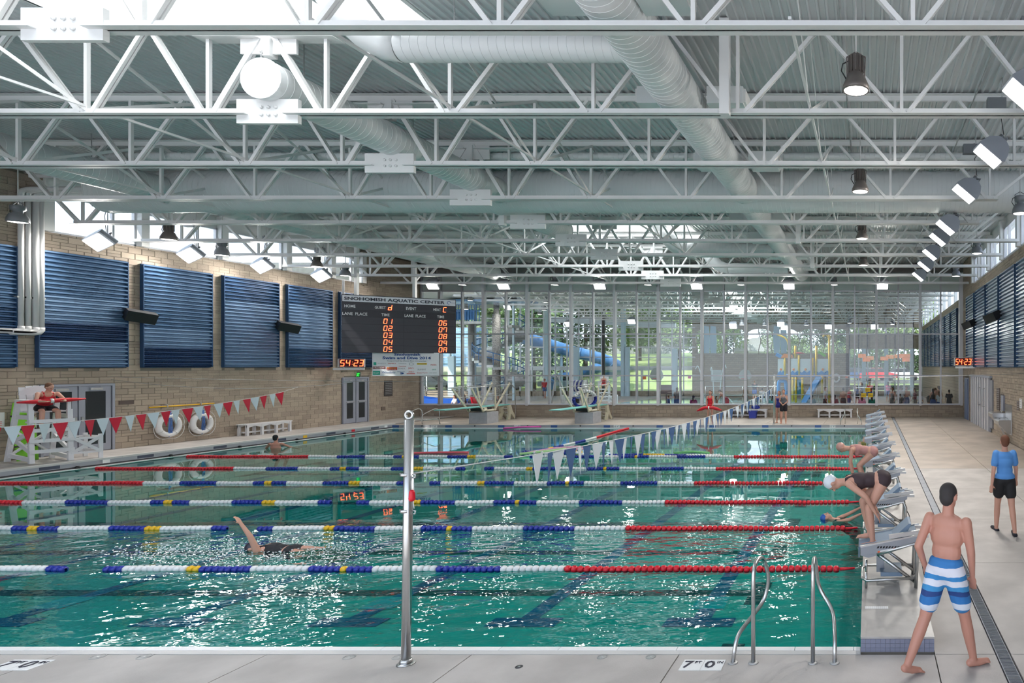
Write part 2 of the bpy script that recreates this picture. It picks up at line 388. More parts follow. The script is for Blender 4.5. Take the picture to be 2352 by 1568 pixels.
# far fascia
mb = MB(); mb.box((-22.93, 30.38, -.06), (-.08, 30.47, .068)); fas = mb.build('trim_1', mat('far_fascia_tile', (.34,.34,.37), .4), None, kind='structure')
mb = MB(); mb.box((-22.93, 30.30, -.10), (-.08, 30.38, -.062)); mb.build('gutter_lip', M['tilew'], fas)
for k in range(9):
    x = -2.45 - 2.54*k + .02
    mb = MB(); mb.box((x-.15, 30.36, -.055), (x+.15, 30.379, .066)); mb.build('blue_tile', M['tileb'], fas)
    mb = MB(); mb.lathe([(0,0),(.035,0),(.035,.02),(0,.02)], 10, (x+1.27, 30.355, .03), 'Y'); mb.build('wall_anchor', M['dark'], fas)
for px in (995, 1186, 1415, 1912):
    x = (px-VX)*30.3/F; mb = MB(); mb.box((x-.14, 30.36, -.05), (x+.14, 30.379, .066)); s_ = mb.build('depth_marker', M['tilew'], fas)
    lettering("12' 0\"", 'lettering', M['navytext'], s_, (x-.12, 30.356, -.03), (1,0,0), (0,0,1), .075, .24)
# right platform under the starting blocks
pt = MB().box((-.078, 6.37, -.88), (.66, 30.5, .13)).build('trim_2', M['mortar'], None, kind='structure')
slab(pt, -.08, .665, 6.36, 30.5, lambda d: .15, mat('platform_tile', (.50,.47,.44), .35, noise=.08, nscale=8), 'platform_top', .0005, .02)
for i in range(15):
    for j in range(3):
        x = -.078 + i*.0493; mb = MB().box((x+.001, 6.352, .0+j*.0435+.001), (x+.0483, 6.37, .0+(j+1)*.0435-.001)); mb.build('slate_tile', M['tileg'], pt)
for j in range(60): MB().box((-.079, 6.37+j*.4+.004, -.1), (-.0775+.0, 6.37+(j+1)*.4-.004, .13)).build('side_tile', M['tile'], pt)
for i in range(12): MB().box((-.04+i*.022, 7.1, .1495), (-.04+i*.022+.02, 7.17, .153)).build('marker_tile', M['tilew'], pt)

# ---- stone block walls
BLKM = {}
def bmesh_for(i):
    if i not in BLKM:
        mb = MB(); e = .03
        mb.add([(0,0,0),(1,0,0),(1,0,1),(0,0,1),(e,-1,e*1.5),(1-e,-1,e*1.5),(1-e,-1,1-e*1.5),(e,-1,1-e*1.5)], [(4,5,6,7),(0,1,5,4),(1,2,6,5),(2,3,7,6),(3,0,4,7)])
        BLKM[i] = mb.mesh('stone_block', M['blk%d' % i])
    return BLKM[i]
def block_wall(parent, O, U, N, u0, u1, z0, z1, holes, only_view=True, limit=300):
    U = Vector(U); N = Vector(N); O = Vector(O); cand = []
    rz = math.atan2(U.y, U.x); flip = U.cross(Vector((0,0,1))).dot(N) < 0   # local -Y maps to N when not flipped
    z = z0; row = 0
    while z < z1 - .02:
        hh = min(.2, z1 - z); u = u0 - (.2 if row % 2 else 0)
        while u < u1:
            a = max(u, u0); b = min(u + .4, u1); u += .4
            if b - a < .03: continue
            parts = [(z, hh)] if random.random() < .45 or hh < .19 else [(z, .1), (z+.1, .1)]
            for (zz, h2) in parts:
                aa, bb = a, b
                if len(parts) == 2 and random.random() < .25: pass
                skip = False
                for (ha, hb, hz0, hz1) in holes:
                    if hz0 - .02 < zz + h2/2 < hz1 + .02:
                        if aa >= ha - .01 and bb <= hb + .01: skip = True
                        elif aa < ha < bb <= hb + .4: bb = ha
                        elif ha - .4 <= aa < hb < bb: aa = hb
                if skip or bb - aa < .03: continue
                c = O + U*((aa+bb)/2) + Vector((0,0,zz+h2/2))
                px, py = proj(c)
                if c.y < .5: continue
                inv = -60 < px < 2410 and -40 < py < 1600
                if only_view and not inv: continue
                cand.append((c.y, aa, bb, zz, h2, random.randrange(3)))
        z += .2; row += 1
    cand.sort(key=lambda q: q[0] - (q[2]-q[1])*10)
    rest = [MB(), MB(), MB()]
    for i, (dd, aa, bb, zz, h2, k) in enumerate(cand):
        g = .004
        if flip: p = O + U*(bb-g) + Vector((0,0,zz+g)); ang = rz + math.pi
        else: p = O + U*(aa+g) + Vector((0,0,zz+g)); ang = rz
        if i < limit:
            mk('stone_block', bmesh_for(k), parent, loc=p, rot=(0,0,ang), scale=(bb-aa-2*g, .012, h2-2*g))
        else:
            P = O + U*(aa+g) + Vector((0,0,zz+g)); Q = U*(bb-aa-2*g); R = Vector((0,0,h2-2*g)); n0 = N*.012
            rest[k].add([P,P+Q,P+Q+R,P+R,P+n0,P+Q+n0,P+Q+R+n0,P+R+n0], [(4,5,6,7),(0,1,5,4),(1,2,6,5),(2,3,7,6),(3,0,4,7)])
    for k in range(3):
        if rest[k].f: rest[k].build('far_stone_blocks', M['blk%d' % k], parent, kind='stuff')
PAN = [(16.2,18.5),(19.03,21.28),(21.77,24.02),(24.5,26.74),(27.2,29.4),(29.9,32.1)]
# left wall
wl = MB().box((-25.4,-4,-.2),(-25.112,35.6,7.0)).box((-25.4,-4,7.0),(-25.112,19.2,8.7)).box((-25.4,31.2,7.0),(-25.112,35.6,8.7)).build('wall_left', M['mortar'], None, kind='structure')
hl = [(a,b,2.85,6.4) for a,b in PAN] + [(19.05,21.02,0,2.34),(30.05,31.7,0,2.38)]
block_wall(wl, (-25.112,0,0), (0,1,0), (1,0,0), 17.6, 35.3, .13, 7.0, hl)
block_wall(wl, (-25.112,0,0), (0,1,0), (1,0,0), 18.0, 19.2, 7.0, 8.6, [], limit=0)
block_wall(wl, (-25.112,0,0), (0,1,0), (1,0,0), 31.2, 35.3, 7.0, 8.6, [], limit=0)
# right wall
wr = MB().box((5.282,-4,-.2),(5.6,35.6,7.0)).box((5.282,31.2,7.0),(5.6,35.6,8.7)).box((5.282,-4,7),(5.6,8,8.7)).build('wall_right', M['mortar'], None, kind='structure')
PANR = [(16.5,19.0),(19.4,21.96),(22.3,24.8),(25.2,27.6),(28.0,30.5),(31.0,33.3)]
hr = [(a,b,2.85,6.5) for a,b in PANR] + [(26.9,32.25,0,2.45),(33.0,34.4,0,2.35)]
block_wall(wr, (5.282,0,0), (0,1,0), (-1,0,0), 20.6, 35.3, .05, 7.0, hr)
block_wall(wr, (5.282,0,0), (0,1,0), (-1,0,0), 31.2, 35.3, 7.0, 8.6, [], limit=0)
# back knee wall
wk = MB().box((-25.4,35.312,-.2),(5.6,35.6,.76)).build('wall_back', M['mortar'], None, kind='structure')
block_wall(wk, (0,35.312,0), (1,0,0), (0,-1,0), -25.1, 5.27, .07, .72, [])
slab(wk, -25.1, 5.27, 35.25, 35.6, lambda d: .77, M['alul'], 'sill', 0, .04)
# ceiling with skylight openings, ribbed deck
def ribs(mb, x0, x1, y0, y1, z=8.66):
    x = x0; vs = []
    while x < x1 - 1e-6:
        w = min(.15, x1-x); vs += [(x, z+.035), (x+.09*w/.15, z+.035), (x+.105*w/.15, z), (x+.135*w/.15, z)]; x += w
    vs.append((x1, z+.035)); b = [(a, y0, c) for a, c in vs] + [(a, y1, c) for a, c in vs]; n_ = len(vs)
    mb.add(b, [(i, n_+i, n_+i+1, i+1) for i in range(n_-1)])
    mb.add([(x0,y0,z+.05),(x1,y0,z+.05),(x1,y1,z+.05),(x0,y1,z+.05)], [(0,1,2,3)])
mb = MB(); cx0, cx1 = -25.6, 5.7
ys = [-4, 5.6, 10.74, 24.4, 29.5, 35.4]
for i, (a, b) in enumerate(zip(ys, ys[1:])):
    if i in (1, 3): ribs(mb, cx0, -13.3, a, b); ribs(mb, -7.4, cx1, a, b)
    else: ribs(mb, cx0, cx1, a, b)
ceil = mb.build('ceiling', M['deckroof'], None, kind='structure')
mb = MB()
for (a, b, c, d_) in SKYLIGHTS[:2]: mb.box((a-.08,c,8.66),(a,d_,10)); mb.box((b,c,8.66),(b+.08,d_,10)); mb.box((a,c-.08,8.66),(b,c,10)); mb.box((a,d_,8.66),(b,d_+.08,10)); mb.box((a-.08,c-.08,9.97),(b+.08,d_+.08,10.05))
mb.build('skylight_curb', M['white'], ceil)
for (a, b, c, d_) in SKYLIGHTS[:2]:
    for i in range(1, 5):
        y = c + (d_-c)*i/5; MB().box((a, y-.04, 9.75),(b, y+.04, 9.9)).build('skylight_rafter', M['white'], ceil)
# clerestory windows left & right
def clere(name, xo, xi, cols, z0, z1, sgn):
    w = thing(name, None, None, kind='structure')
    mb = MB().box((xo, 19.2 if sgn>0 else 8, z1), (xi, 31.2, 8.7)); mb.build('fascia', M['white'], w)
    for i, y in enumerate(cols):
        MB().box((xi-.12*sgn if sgn>0 else xi, y-.12, z0), (xi+.22*sgn, y+.12, z1+.3)).build('column', M['white'], w)
    for a, b in zip(cols, cols[1:]):
        for q in (a+.14, (a*.3+b*.7), b-.14): MB().box((xi-.08, q-.03, z0), (xi+.02, q+.03, z1)).build('mullion', M['alul'], w)
        for zz in (z0+.02, z1-.03): MB().box((xi-.08, a+.12, zz-.03), (xi+.02, b-.12, zz+.03)).build('transom', M['alul'], w)
        MB().box((xi-.03, a+.12, z0), (xi-.02, b-.12, z1)).build('pane', M['glass'], w)
clere('window_1', -25.4, -25.12, [19.2,21.75,24.45,27.15,29.4,31.2], 7.0, 8.2, 1)
clere('window_2', 5.6, 5.3, [8,10.8,13.5,16.3,19.1,21.75,24.45,27.15,29.4,31.2], 7.0, 8.2, -1)
# back curtain wall
wb = thing('window_3', None, None, kind='structure', loc=(0,0,0))
YB = 35.42
maj = [-2.0+2.444*k for k in range(-9, 3)] + [5.2]
cols = [-26.2+.9]; cols = [-25.05] + [x for x in maj]
allx = []
for a, b in zip([-26.44] + maj, maj): allx += [(max(-25.05,(a))), (a+b)/2]
allx = sorted(set([round(x,3) for x in allx if x > -25.1])) + [5.2]
zs = [.77, 2.37, 4.70, 7.10, 8.12]
for x in allx:
    big = any(abs(x-m_) < .02 for m_ in maj)
    w_ = .14 if big else .08
    MB().box((x-w_/2, YB-.16 if big else YB-.1, .77 if not big else .70), (x+w_/2, YB+.08, 8.6)).build('mullion', M['alul'] if (big and x > -22) else M['alu'], wb)
for z in zs:
    MB().box((-25.05, YB-.07, z-.035), (5.2, YB+.05, z+.035)).build('transom', M['alu'] if z != .77 else M['alul'], wb)
for a, b in zip(allx, allx[1:]):
    for z0, z1 in zip(zs[:3], zs[1:4]):
        MB().box((a+.04, YB-.006, z0+.035), (b-.04, YB+.006, z1-.035)).build('pane', M['glass'], wb)
fro = mat('frosted_pane', (.62,.70,.67), .12)
for a, b in zip(allx, allx[1:]): MB().box((a+.04, YB-.006, 7.13), (b-.04, YB+.006, 8.1)).build('frosted_pane', fro, wb)
MB().box((-25.4, YB-.25, 8.12), (5.6, YB+.2, 8.62)).build('trim_3', mat('dark_beam', (.16,.15,.15), .6), None, kind='structure')
MB().box((5.06,35.2,.75),(5.28,35.5,8.6)).build('trim_4', M['alul'], None, kind='structure')
# ---- roof trusses
BN = [-23.5,-20.8,-18.1,-15.7,-13.27,-11.2,-9.2,-7.1,-4.67,-2.22,.56,3.1]
ZB, ZT = 7.13, 8.52
def chord(mb, x0, x1, z, up=1):
    for s in (-1, 1):
        mb.box((x0, s*.015, z), (x1, s*.027, z+.115)); mb.box((x0, s*.015, z if up>0 else z+.103), (x1, s*.125, z+.012 if up>0 else z+.115))
def make_truss(full=True):
    t = thing('roof_truss', 'x', 'truss', (0, 0, 0))
    x0, x1 = (-25.1, 5.15) if full else (-23.75, 3.3)
    mb = MB(); chord(mb, x0, -10.5, ZB); chord(mb, -9.85, x1, ZB); mb.build('bottom_chord', M['white'], t)
    mb = MB(); chord(mb, -25.1, 5.2, ZT, -1); mb.build('top_chord', M['white'], t)
    sp_ = MB().box((-10.7,-.035,ZB-.14),(-9.66,.035,ZB+.27)).build('splice_plate', M['white'], t)
    for i in range(3):
        for j in (0, 1): MB().lathe([(0,-.02),(.028,-.02),(.028,0),(0,0)], 6, (-10.27+i*.12, -.037, ZB+.0+j*.13), 'Y').build('bolt', M['white'], sp_)
    MB().box((-11.35,-.13,ZT-.1),(-10.3,.13,ZT-.08)).box((-10.05,-.13,ZT-.1),(-9.0,.13,ZT-.08)).box((-10.65,-.02,ZT-.35),(-9.7,.02,ZT)).box((-10.25,-.08,ZT-.4),(-10.1,.08,ZT)).build('gusset', M['white'], t)
    tn = [-25.0] + [(a+b)/2 for a, b in zip(BN, BN[1:])] + [5.0]
    for i, b in enumerate(BN):
        MB().beam((b,0,ZB+.03),(b,0,ZT+.05),.055,.055).build('vertical', M['white'], t)
        for q, s in ((tn[i], -.1), (tn[i+1], .1)):
            th = .085 if abs((q+b)/2+10.2) < 1.2 else .062
            MB().beam((b+s,-.02,ZB+.04),(q-s*.8,-.02,ZT+.02),th,.045,(0,1,0)).beam((b+s,.035,ZB+.04),(q-s*.8,.035,ZT+.02),th,.03,(0,1,0)).build('diagonal', M['white'], t)
    return t
TD = [8.0 + 2.72*k for k in range(10)]
tr_full = make_truss(True); tr_short = make_truss(False)
posn = ['nearest white roof truss crossing the top of the view', 'second white roof truss from the viewer, above the duct end', 'third white roof truss from the viewer', 'fourth white roof truss, its chord stopping short of the right wall', 'fifth white roof truss, just behind the big cross duct', 'sixth white roof truss, reaching the wall column', 'seventh white roof truss from the viewer', 'eighth white roof truss from the viewer', 'ninth white roof truss from the viewer', 'tenth white roof truss, nearest to the window wall']
def place_truss(src, d, label, group, first):
    o = src if first else copy_tree(src)
    o.location.y = d; o['label'] = label; o['group'] = group; return o
for k, d in enumerate(TD):
    short = k in (3, 4)
    place_truss(tr_short if short else tr_full, d, posn[k], 'roof trusses over the lap pool', k in (0, 3))
for k, d in enumerate([38.2, 41.0, 43.8, 46.6, 49.4, 52.2, 55.0, 57.8, 60.4]):
    place_truss(tr_full, d, 'white roof truss over the leisure pool, number %s behind the window wall' % ['one','two','three','four','five','six','seven','eight','nine'][k], 'roof trusses over the leisure pool', False)
# cross bracing lines
for x, lab in ((-18.1,'over the far left lanes'), (-13.27,'left of the middle of the pool'), (-7.1,'right of the middle of the pool'), (-1.0,'near the right pool edge')):
    cb = thing('cross_bracing', 'white sway braces between the trusses ' + lab, 'bracing', (x, 0, 0), group='sway braces between trusses')
    for i, (a, b) in enumerate(zip(TD, TD[1:])):
        if i % 2 == 1 and i > 5: continue
        MB().beam((0, a, ZT), (0, b, ZB+.1), .06, .012, (1,0,0)).build('brace', M['white'], cb)
        MB().beam((.04, a, ZB+.1), (.04, b, ZT), .06, .012, (1,0,0)).build('brace', M['white'], cb)
    for j, s in enumerate((-1,)): MB().beam((.0, TD[0], ZB+.16), (0, TD[-1], ZB+.16), .04, .04).build('tie', M['white'], cb)
for x, d, lab in ((-2.4, 10.74, 'square white hanger post through the second truss'), (-2.4, 21.75, 'square white hanger post through the sixth truss'), (-2.4, 27.1, 'square white hanger post through the eighth truss'), (-10.9, 19.0, 'square white hanger post beside the central duct')):
    MB().beam((x, d-.2, ZB-.06), (x, d-.2, 8.66), .16, .14, (0,1,0)).build('hanger_post', M['white'], None, label=lab, cat='post', group='hanger posts')
# ---- ducts
def duct_prof(L, r, step=.16):
    p = []; h = 0
    while h < L: p += [(r, h), (r, min(L, h+step-.02)), (r+.004, min(L, h+step-.012)), (r+.004, min(L, h+step-.006))]; h += step
    p.append((r, L)); return p
def duct(label, a, b, r, caps=(True, True), group='round white ducts', elbow=None):
    a = Vector(a); b = Vector(b); L = (b-a).length
    t = thing('air_duct', label, 'duct', a, group=group); ax = 'Y' if abs(b.y-a.y) > abs(b.x-a.x) else 'X'
    s = 1 if (b.y-a.y if ax == 'Y' else b.x-a.x) > 0 else -1
    if s < 0: a, b = b, a; t.location = a
    MB().lathe([(r, 0), (r, L)], 36, (0,0,0), ax).build('duct_body', M['duct'], t)
    mb = MB(); h = .13
    while h < L: mb.lathe([(r-.002, h-.005), (r+.0045, h), (r-.002, h+.005)], 30, (0,0,0), ax, False); h += .13
    mb.build('spiral_seams', M['duct'], t, kind='stuff')
    for e, c in ((0, caps[0]), (L, caps[1])):
        if c: MB().lathe([(0, e-.012), (r+.014, e-.012), (r+.014, e+.012), (0, e+.012)], 28, (0,0,0), ax, False).build('end_cap', M['duct'], t)
    h = .8
    while h < L:
        p = (0, h, r) if ax == 'Y' else (h, 0, r)
        MB().beam(p, (p[0], p[1], 8.66-a.z), .012, .012).build('hanger_rod', M['galv'], t); h += 2.72
    return t
dz = 7.72
t = duct('round white central duct with flat end cap, hung on the second truss', (-10.15, 10.55, 7.69), (-10.15, 17.4, 7.75), .33, (True, False))
MB().tube([(0,-.0,.33),(0,-.0,.47)], .012, 6).tube([(0,.0,.40+.04*math.cos(0)),(0,.03,.42),(0,0,.45),(0,-.03,.42)], .008, 5, True).build('hook', M['galv'], t)
duct('round white duct crossing the near ceiling on the right of the middle', (-3.4, 4.2, dz), (-3.0, 17.4, dz+.06), .385, (True, False))
duct('round white duct on the far left, before the cross duct', (-19.3, 4.0, dz), (-19.3, 17.4, dz), .35, (True, False))
duct('huge white cross duct spanning the hall from left to right wall', (-21.4, 17.75, 7.78), (5.25, 17.75, 7.78), .575, (True, False))
duct('round white duct on the far left, beyond the cross duct', (-19.3, 18.1, dz), (-19.3, 32.5, dz), .36, (False, True))
duct('round white duct on the right, beyond the cross duct', (-3.5, 18.1, dz), (-3.5, 33.0, dz), .37, (False, True))
duct('short round white duct in the middle beyond the cross duct', (-10.9, 18.1, dz), (-10.9, 22.5, dz), .36, (False, True))
duct('slim white pipe duct high above the cross duct', (-23.5, 16.4, 8.33), (5.2, 16.4, 8.33), .1, (True, False))
def branch(label, x0, x1, d, z, r, up):
    t = duct(label, (x0, d, z), (x1, d, z), r, (False, False))
    p = [Vector((0,0,0)), Vector((-.25,0,.03)), Vector((-.5,-.05,.15)), Vector((-.75,-.1,.4)), Vector((-1.0,-.15,.75))]
    MB().tube(p, r, 20).build('elbow', M['duct'], t)
    MB().beam(p[-1], p[-1]+Vector((-.35,-.05,.55)), .5, .4, (0,1,0)).build('outlet_box', M['duct'], t)
branch('white branch duct feeding the near skylight', -7.1, -3.7, 9.6, 7.72, .21, 1)
branch('white branch duct feeding the far skylight from the right', -7.3, -3.8, 25.6, 7.6, .3, 1)
branch('second white branch duct by the far skylight', -6.6, -3.8, 29.9, 7.5, .28, 1)
for i, (x, d) in enumerate(((-3.3, 8.2), (-3.2, 11.6), (-3.1, 15.0), (-3.5, 20.6), (-3.5, 24.0), (-3.5, 27.6), (-3.5, 30.8))):
    t = thing('diffuser_box', 'white rectangular diffuser box straddling the right duct, %s from the viewer' % ['first','second','third','fourth','fifth','sixth','seventh'][i], 'diffuser', (x, d, 7.72), group='diffuser boxes on the right duct')
    for s in (-1, 1):
        MB().box((s*.3, -.3, -.13), (s*.95, .3, .17)).build('box_body', M['duct'], t); MB().box((s*.97-.02, -.27, -.1), (s*.97+.02, .27, .14)).build('flange', M['white'], t)
from mathutils import Euler
# ------------------------------------------------------------------ wall panels
def wall_panel(label, y0, y1, z0, z1, xw, n, bands, group):
    """n=+1: on left wall facing +X; n=-1: right wall facing -X. bands: list of (fraction, mat idx) from the top"""
    t = thing('acoustic_panel', label, 'wall panel', (xw, y0, z0), group=group)
    H = z1 - z0; W_ = y1 - y0; top = H; rows = 26; ph = H/rows; r = rows
    MB().box((0, -.03, -.02), (.05*n, W_+.03, 0)).box((0, -.03, H), (.05*n, W_+.03, H+.02)).box((0, -.03, 0), (.13*n, -.005, H)).box((0, W_+.005, 0), (.13*n, W_+.03, H)).build('frame', M['blue1'], t)
    acc = 0
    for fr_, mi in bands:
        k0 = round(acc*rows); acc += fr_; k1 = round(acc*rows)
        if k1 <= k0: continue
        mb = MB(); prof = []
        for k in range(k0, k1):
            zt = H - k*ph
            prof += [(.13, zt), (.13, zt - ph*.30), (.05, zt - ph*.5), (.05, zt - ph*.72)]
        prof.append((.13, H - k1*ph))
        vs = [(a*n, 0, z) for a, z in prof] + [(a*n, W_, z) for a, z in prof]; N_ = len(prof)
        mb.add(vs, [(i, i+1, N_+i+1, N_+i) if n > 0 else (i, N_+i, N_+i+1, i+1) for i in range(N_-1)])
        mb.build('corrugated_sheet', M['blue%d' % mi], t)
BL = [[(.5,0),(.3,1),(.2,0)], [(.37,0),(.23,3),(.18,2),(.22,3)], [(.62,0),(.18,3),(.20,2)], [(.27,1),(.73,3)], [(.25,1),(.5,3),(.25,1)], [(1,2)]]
LL = ['blue corrugated wall panel at the left picture edge', 'widest blue corrugated wall panel with a dark band, behind the lifeguard', 'blue corrugated wall panel above the yellow pole', 'blue corrugated wall panel above the white flags\' end', 'blue corrugated wall panel left of the scoreboard', 'dark blue corrugated wall panel hidden behind the scoreboard']
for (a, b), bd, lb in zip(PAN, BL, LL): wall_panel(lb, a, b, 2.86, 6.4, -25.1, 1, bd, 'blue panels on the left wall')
LR = ['blue corrugated panel on the right wall, nearest to the viewer', 'blue corrugated panel on the right wall, cut by the right picture edge', 'blue corrugated panel on the right wall, third from the window wall', 'blue corrugated panel on the right wall, right of the red clock', 'blue corrugated panel on the right wall, second from the window wall', 'blue corrugated panel on the right wall, closest to the window wall']
LR = ['blue corrugated right wall panel beyond the right picture edge', 'large blue corrugated right wall panel at the right picture edge', 'blue corrugated right wall panel with a black speaker at its near edge', 'blue corrugated right wall panel reflecting red clock light', 'narrow blue corrugated right wall panel second from the window wall', 'narrowest blue corrugated right wall panel next to the window wall']
for i, ((a, b), lb) in enumerate(zip(PANR, LR)):
    if i: wall_panel(lb, a, b, 2.86, 6.5, 5.26, -1, [(.4,4),(.3,5),(.3,4)] if i % 2 else [(.3,5),(.7,4)], 'blue panels on the right wall')  # paler blues carry the reflected light of this wall in their colour
# ------------------------------------------------------------------ left wall things
pm = mat('pipe_paint', (.66,.66,.66), .4)
for i, (x, zb) in enumerate(((44,3.95), (60,3.95), (77,3.93), (89,3.93))):
    d = 19.35 - .0; d = 25.0*F/(VX-x)
    lab = ['leftmost of four white vertical pipes', 'second from left of four white vertical pipes', 'third from left of four white vertical pipes', 'rightmost of four white vertical pipes'][i] + ' on the left wall'
    t = thing('wall_pipe', lab, 'pipe', (-24.95, d, 0), group='white pipes on the left wall')
    MB().tube([(0,0,7.95),(0,0,zb+.1)], .06 + (i>1)*.02, 10).build('pipe', pm, t)
    MB().tube([(0,0,zb+.12),(0,-.0,zb+.04),(.0,-.05,zb-.02),(0,-.15,zb-.04),(-.0,-.55 - .1*(i%2),zb-.04)], .075+(i>1)*.015, 10).build('elbow', pm, t)
    MB().tube([(0,0,7.9),(0,0,8.0),(.05,0,8.06),(.2,0,8.1),(3.0,0,8.1)], .07, 10).build('top_run', pm, t)
    MB().box((-.1,-.1,4.9),(.03,.1,4.95)).build('pipe_clamp', M['galv'], t)
def door_pair(name, y0, y1, z0, z1, bars):
    t = thing(name, None, None, (-25.1, y0, z0), kind='structure'); W_ = y1-y0; H = z1-z0
    MB().box((-.05,0,0),(.06,.07,H)).box((-.05,W_-.07,0),(.06,W_,H)).box((-.05,.07,H-.07),(.06,W_-.07,H)).box((-.05,W_/2-.02,0),(.06,W_/2+.02,H-.07)).build('door_frame', M['doorf'], t)
    for k in range(2):
        a = .08 + k*(W_/2-.06); b = a + W_/2 - .12
        mb = MB().box((0,a,.02),(.04,a+.14,H-.08)).box((0,b-.14,.02),(.04,b,H-.08)).box((0,a+.14,.02),(.04,b-.14,.24)).box((0,a+.14,H-.24),(.04,b-.14,H-.08))
        if bars: mb.box((0,a+.14,.98),(.04,b-.14,1.1))
        lf = mb.build('door_leaf', M['doorf'], t)
        MB().box((.01,a+.14,.24),(.03,b-.14,H-.24)).build('door_glass', M['glassdoor'], lf)
        if bars: MB().tube([(.05,a+.1,1.04),(.1,a+.13,1.04),(.1,b-.13,1.04),(.05,b-.1,1.04)], .018, 6).build('panic_bar', M['steel'], lf)
        else: MB().box((.04,b-.1 if k==0 else a+.02,1.0),(.07,b-.03 if k==0 else a+.09,1.14)).build('door_lock', M['steel'], lf)
        MB().box((.04,a+.25,H-.2),(.09,b-.25,H-.13)).build('door_closer', M['galv'], lf)
door_pair('door_1', 19.1, 20.98, .13, 2.32, False); door_pair('door_2', 30.1, 31.65, .13, 2.36, True)
MB().box((-25.09,21.12,1.6),(-25.07,21.55,1.73)).build('door_sign', mat('brown_sign', (.10,.07,.06), .5), None, label='small brown plaque right of the left double door', cat='sign')
t = thing('rules_sign', 'white wall sign with a red letter C at the left picture edge', 'sign', (-25.09, 17.9, 0))
MB().box((0,0,1.1),(.02,.42,1.55)).build('sign_panel', M['wplast'], t)
lettering('C', 'lettering', M['red'], t, (.022,.1,1.38), (0,1,0), (0,0,1), .12, .12)
for k in range(3): MB().box((.02,.06,1.17+.05*k),(.0215,.36,1.185+.05*k)).build('printed_line', M['red'], t)
t = thing('wall_cabinet', 'small pale grey cabinet on the wall behind the lifeguard chair', 'cabinet', (-25.09, 18.45, 1.0)); MB().box((0,0,0),(.12,.5,.35)).build('cabinet_body', M['galv'], t); MB().box((.12,.03,.03),(.13,.47,.32)).build('cabinet_door', M['tile'], t)
# yellow pole + life rings
A = V(-24.98, 343, 0); p0 = V(-25.0, 25.0*F/(VX-343), 2.87-(935.5-VY)*(25.0*F/(VX-343))/F); p1 = V(-25.0, 25.0*F/(VX-492), 2.87-(926-VY)*(25.0*F/(VX-492))/F)
t = thing('rescue_pole', 'long yellow rescue pole hung level on the left wall', 'pole', p0)
MB().tube([(0,0,0), p1-p0], .022, 8).build('pole_tube', M['yplast'], t)
for f in (.25, .77): MB().beam((p1-p0)*f+V(-.08,0,.06), (p1-p0)*f+V(.02,0,.06), .04, .05).beam((p1-p0)*f+V(.03,0,.06), (p1-p0)*f+V(.03,0,-.04), .03, .02).build('hook', M['galv'], t)
rope_b = mat('blue_rope', (.10,.22,.55), .8)
for (cx_, cy_, r_, lab) in ((385, 977, .42, 'white life ring with blue rope, nearer to the lifeguard chair'), (461, 972, .40, 'white life ring on the left wall, nearer to the white bench')):
    d = 25.0*F/(VX-cx_); c = V(-24.97, d, 2.87-(cy_-VY)*d/F)
    t = thing('life_ring', lab, 'life ring', c, group='life rings on the left wall')
    MB().tube([(0, r_*.78*math.cos(a*math.pi/16), r_*.78*math.sin(a*math.pi/16)) for a in range(32)], .095, 10, True).build('ring_body', M['wplast'], t)
    for k in range(4):
        a = k*math.pi/2+.6; MB().tube([(math.cos(b*math.pi/4)*.1, (r_*.78+math.sin(b*math.pi/4)*.1)*math.cos(a), (r_*.78+math.sin(b*math.pi/4)*.1)*math.sin(a)) for b in range(8)], .012, 5, True).build('band', M['tile'], t)
    MB().tube([(.03, (r_+.06+.06*abs(math.sin(a*math.pi/8)))*math.cos(a*math.pi/16), (r_+.02+.09*abs(math.sin(a*math.pi/8)))*math.sin(a*math.pi/16)) for a in range(32)], .009, 5, True).build('grab_line', M['wplast'], t)
    mb = MB()
    for k in range(7): mb.tube([(.05, .03*math.sin(k), .55), (.08, .05*math.sin(k*2.1), .2), (.07, .07*math.cos(k*1.7), -.1-.05*k), (.06, .05*math.cos(k), -.3 if r_ > .41 else -.12)], .011, 5)
    mb.build('rope_coil', rope_b, t)
    MB().beam((-.1,0,.52),(.08,0,.52),.03,.03).build('hook', M['galv'], t)
def bench(label, loc, rz, L=2.0):
    t = thing('pool_bench', label, 'bench', loc, rz, group='white benches'); h = .46
    for k in range(4): MB().box((-L/2, -.2+k*.105, h-.035), (L/2, -.2+k*.105+.09, h)).build('seat_slat', M['chairw'], t)
    for s in (-.19, .17):
        n_ = 3; 
        for k in range(n_):
            a = -L/2+.04 + (L-.08)*k/n_; b = a + (L-.08)/n_; m_ = (a+b)/2
            MB().prism([(a,h-.035),(b,h-.035),(b,h-.15),(b-.1,h-.13),(m_,h-.075),(a+.1,h-.13),(a,h-.15)], s, s+.03).build('apron', M['chairw'], t)
    for k in range(4):
        x = -L/2+.08 + (L-.16)*k/3
        for s in (-.16, .16): MB().box((x-.04, s-.04, 0), (x+.04, s+.04, h-.035)).build('leg', M['chairw'], t)
    MB().box((-L/2+.05, -.03, .1), (L/2-.05, .03, .16)).build('stretcher', M['chairw'], t)
bench('long white bench against the left stone wall', (-24.75, 25.9, .13), math.pi/2)
bench('white bench below the windows beside the two girls', (-6.65, 34.95, .07), 0, 2.1)
bench('white bench below the windows near the starting blocks', (-1.86, 34.95, .07), 0, 1.95)
t = thing('plastic_bin', 'blue plastic bin in front of the middle bench', 'bin', (-6.3, 34.4, .07))
MB().prism([(-.17,0),(.17,0),(.22,.38),(-.22,.38)], -.17, .17).build('bin_body', M['bplast'], t); MB().box((-.24,-.19,.38),(.24,.19,.41)).build('rim', M['bplast'], t)
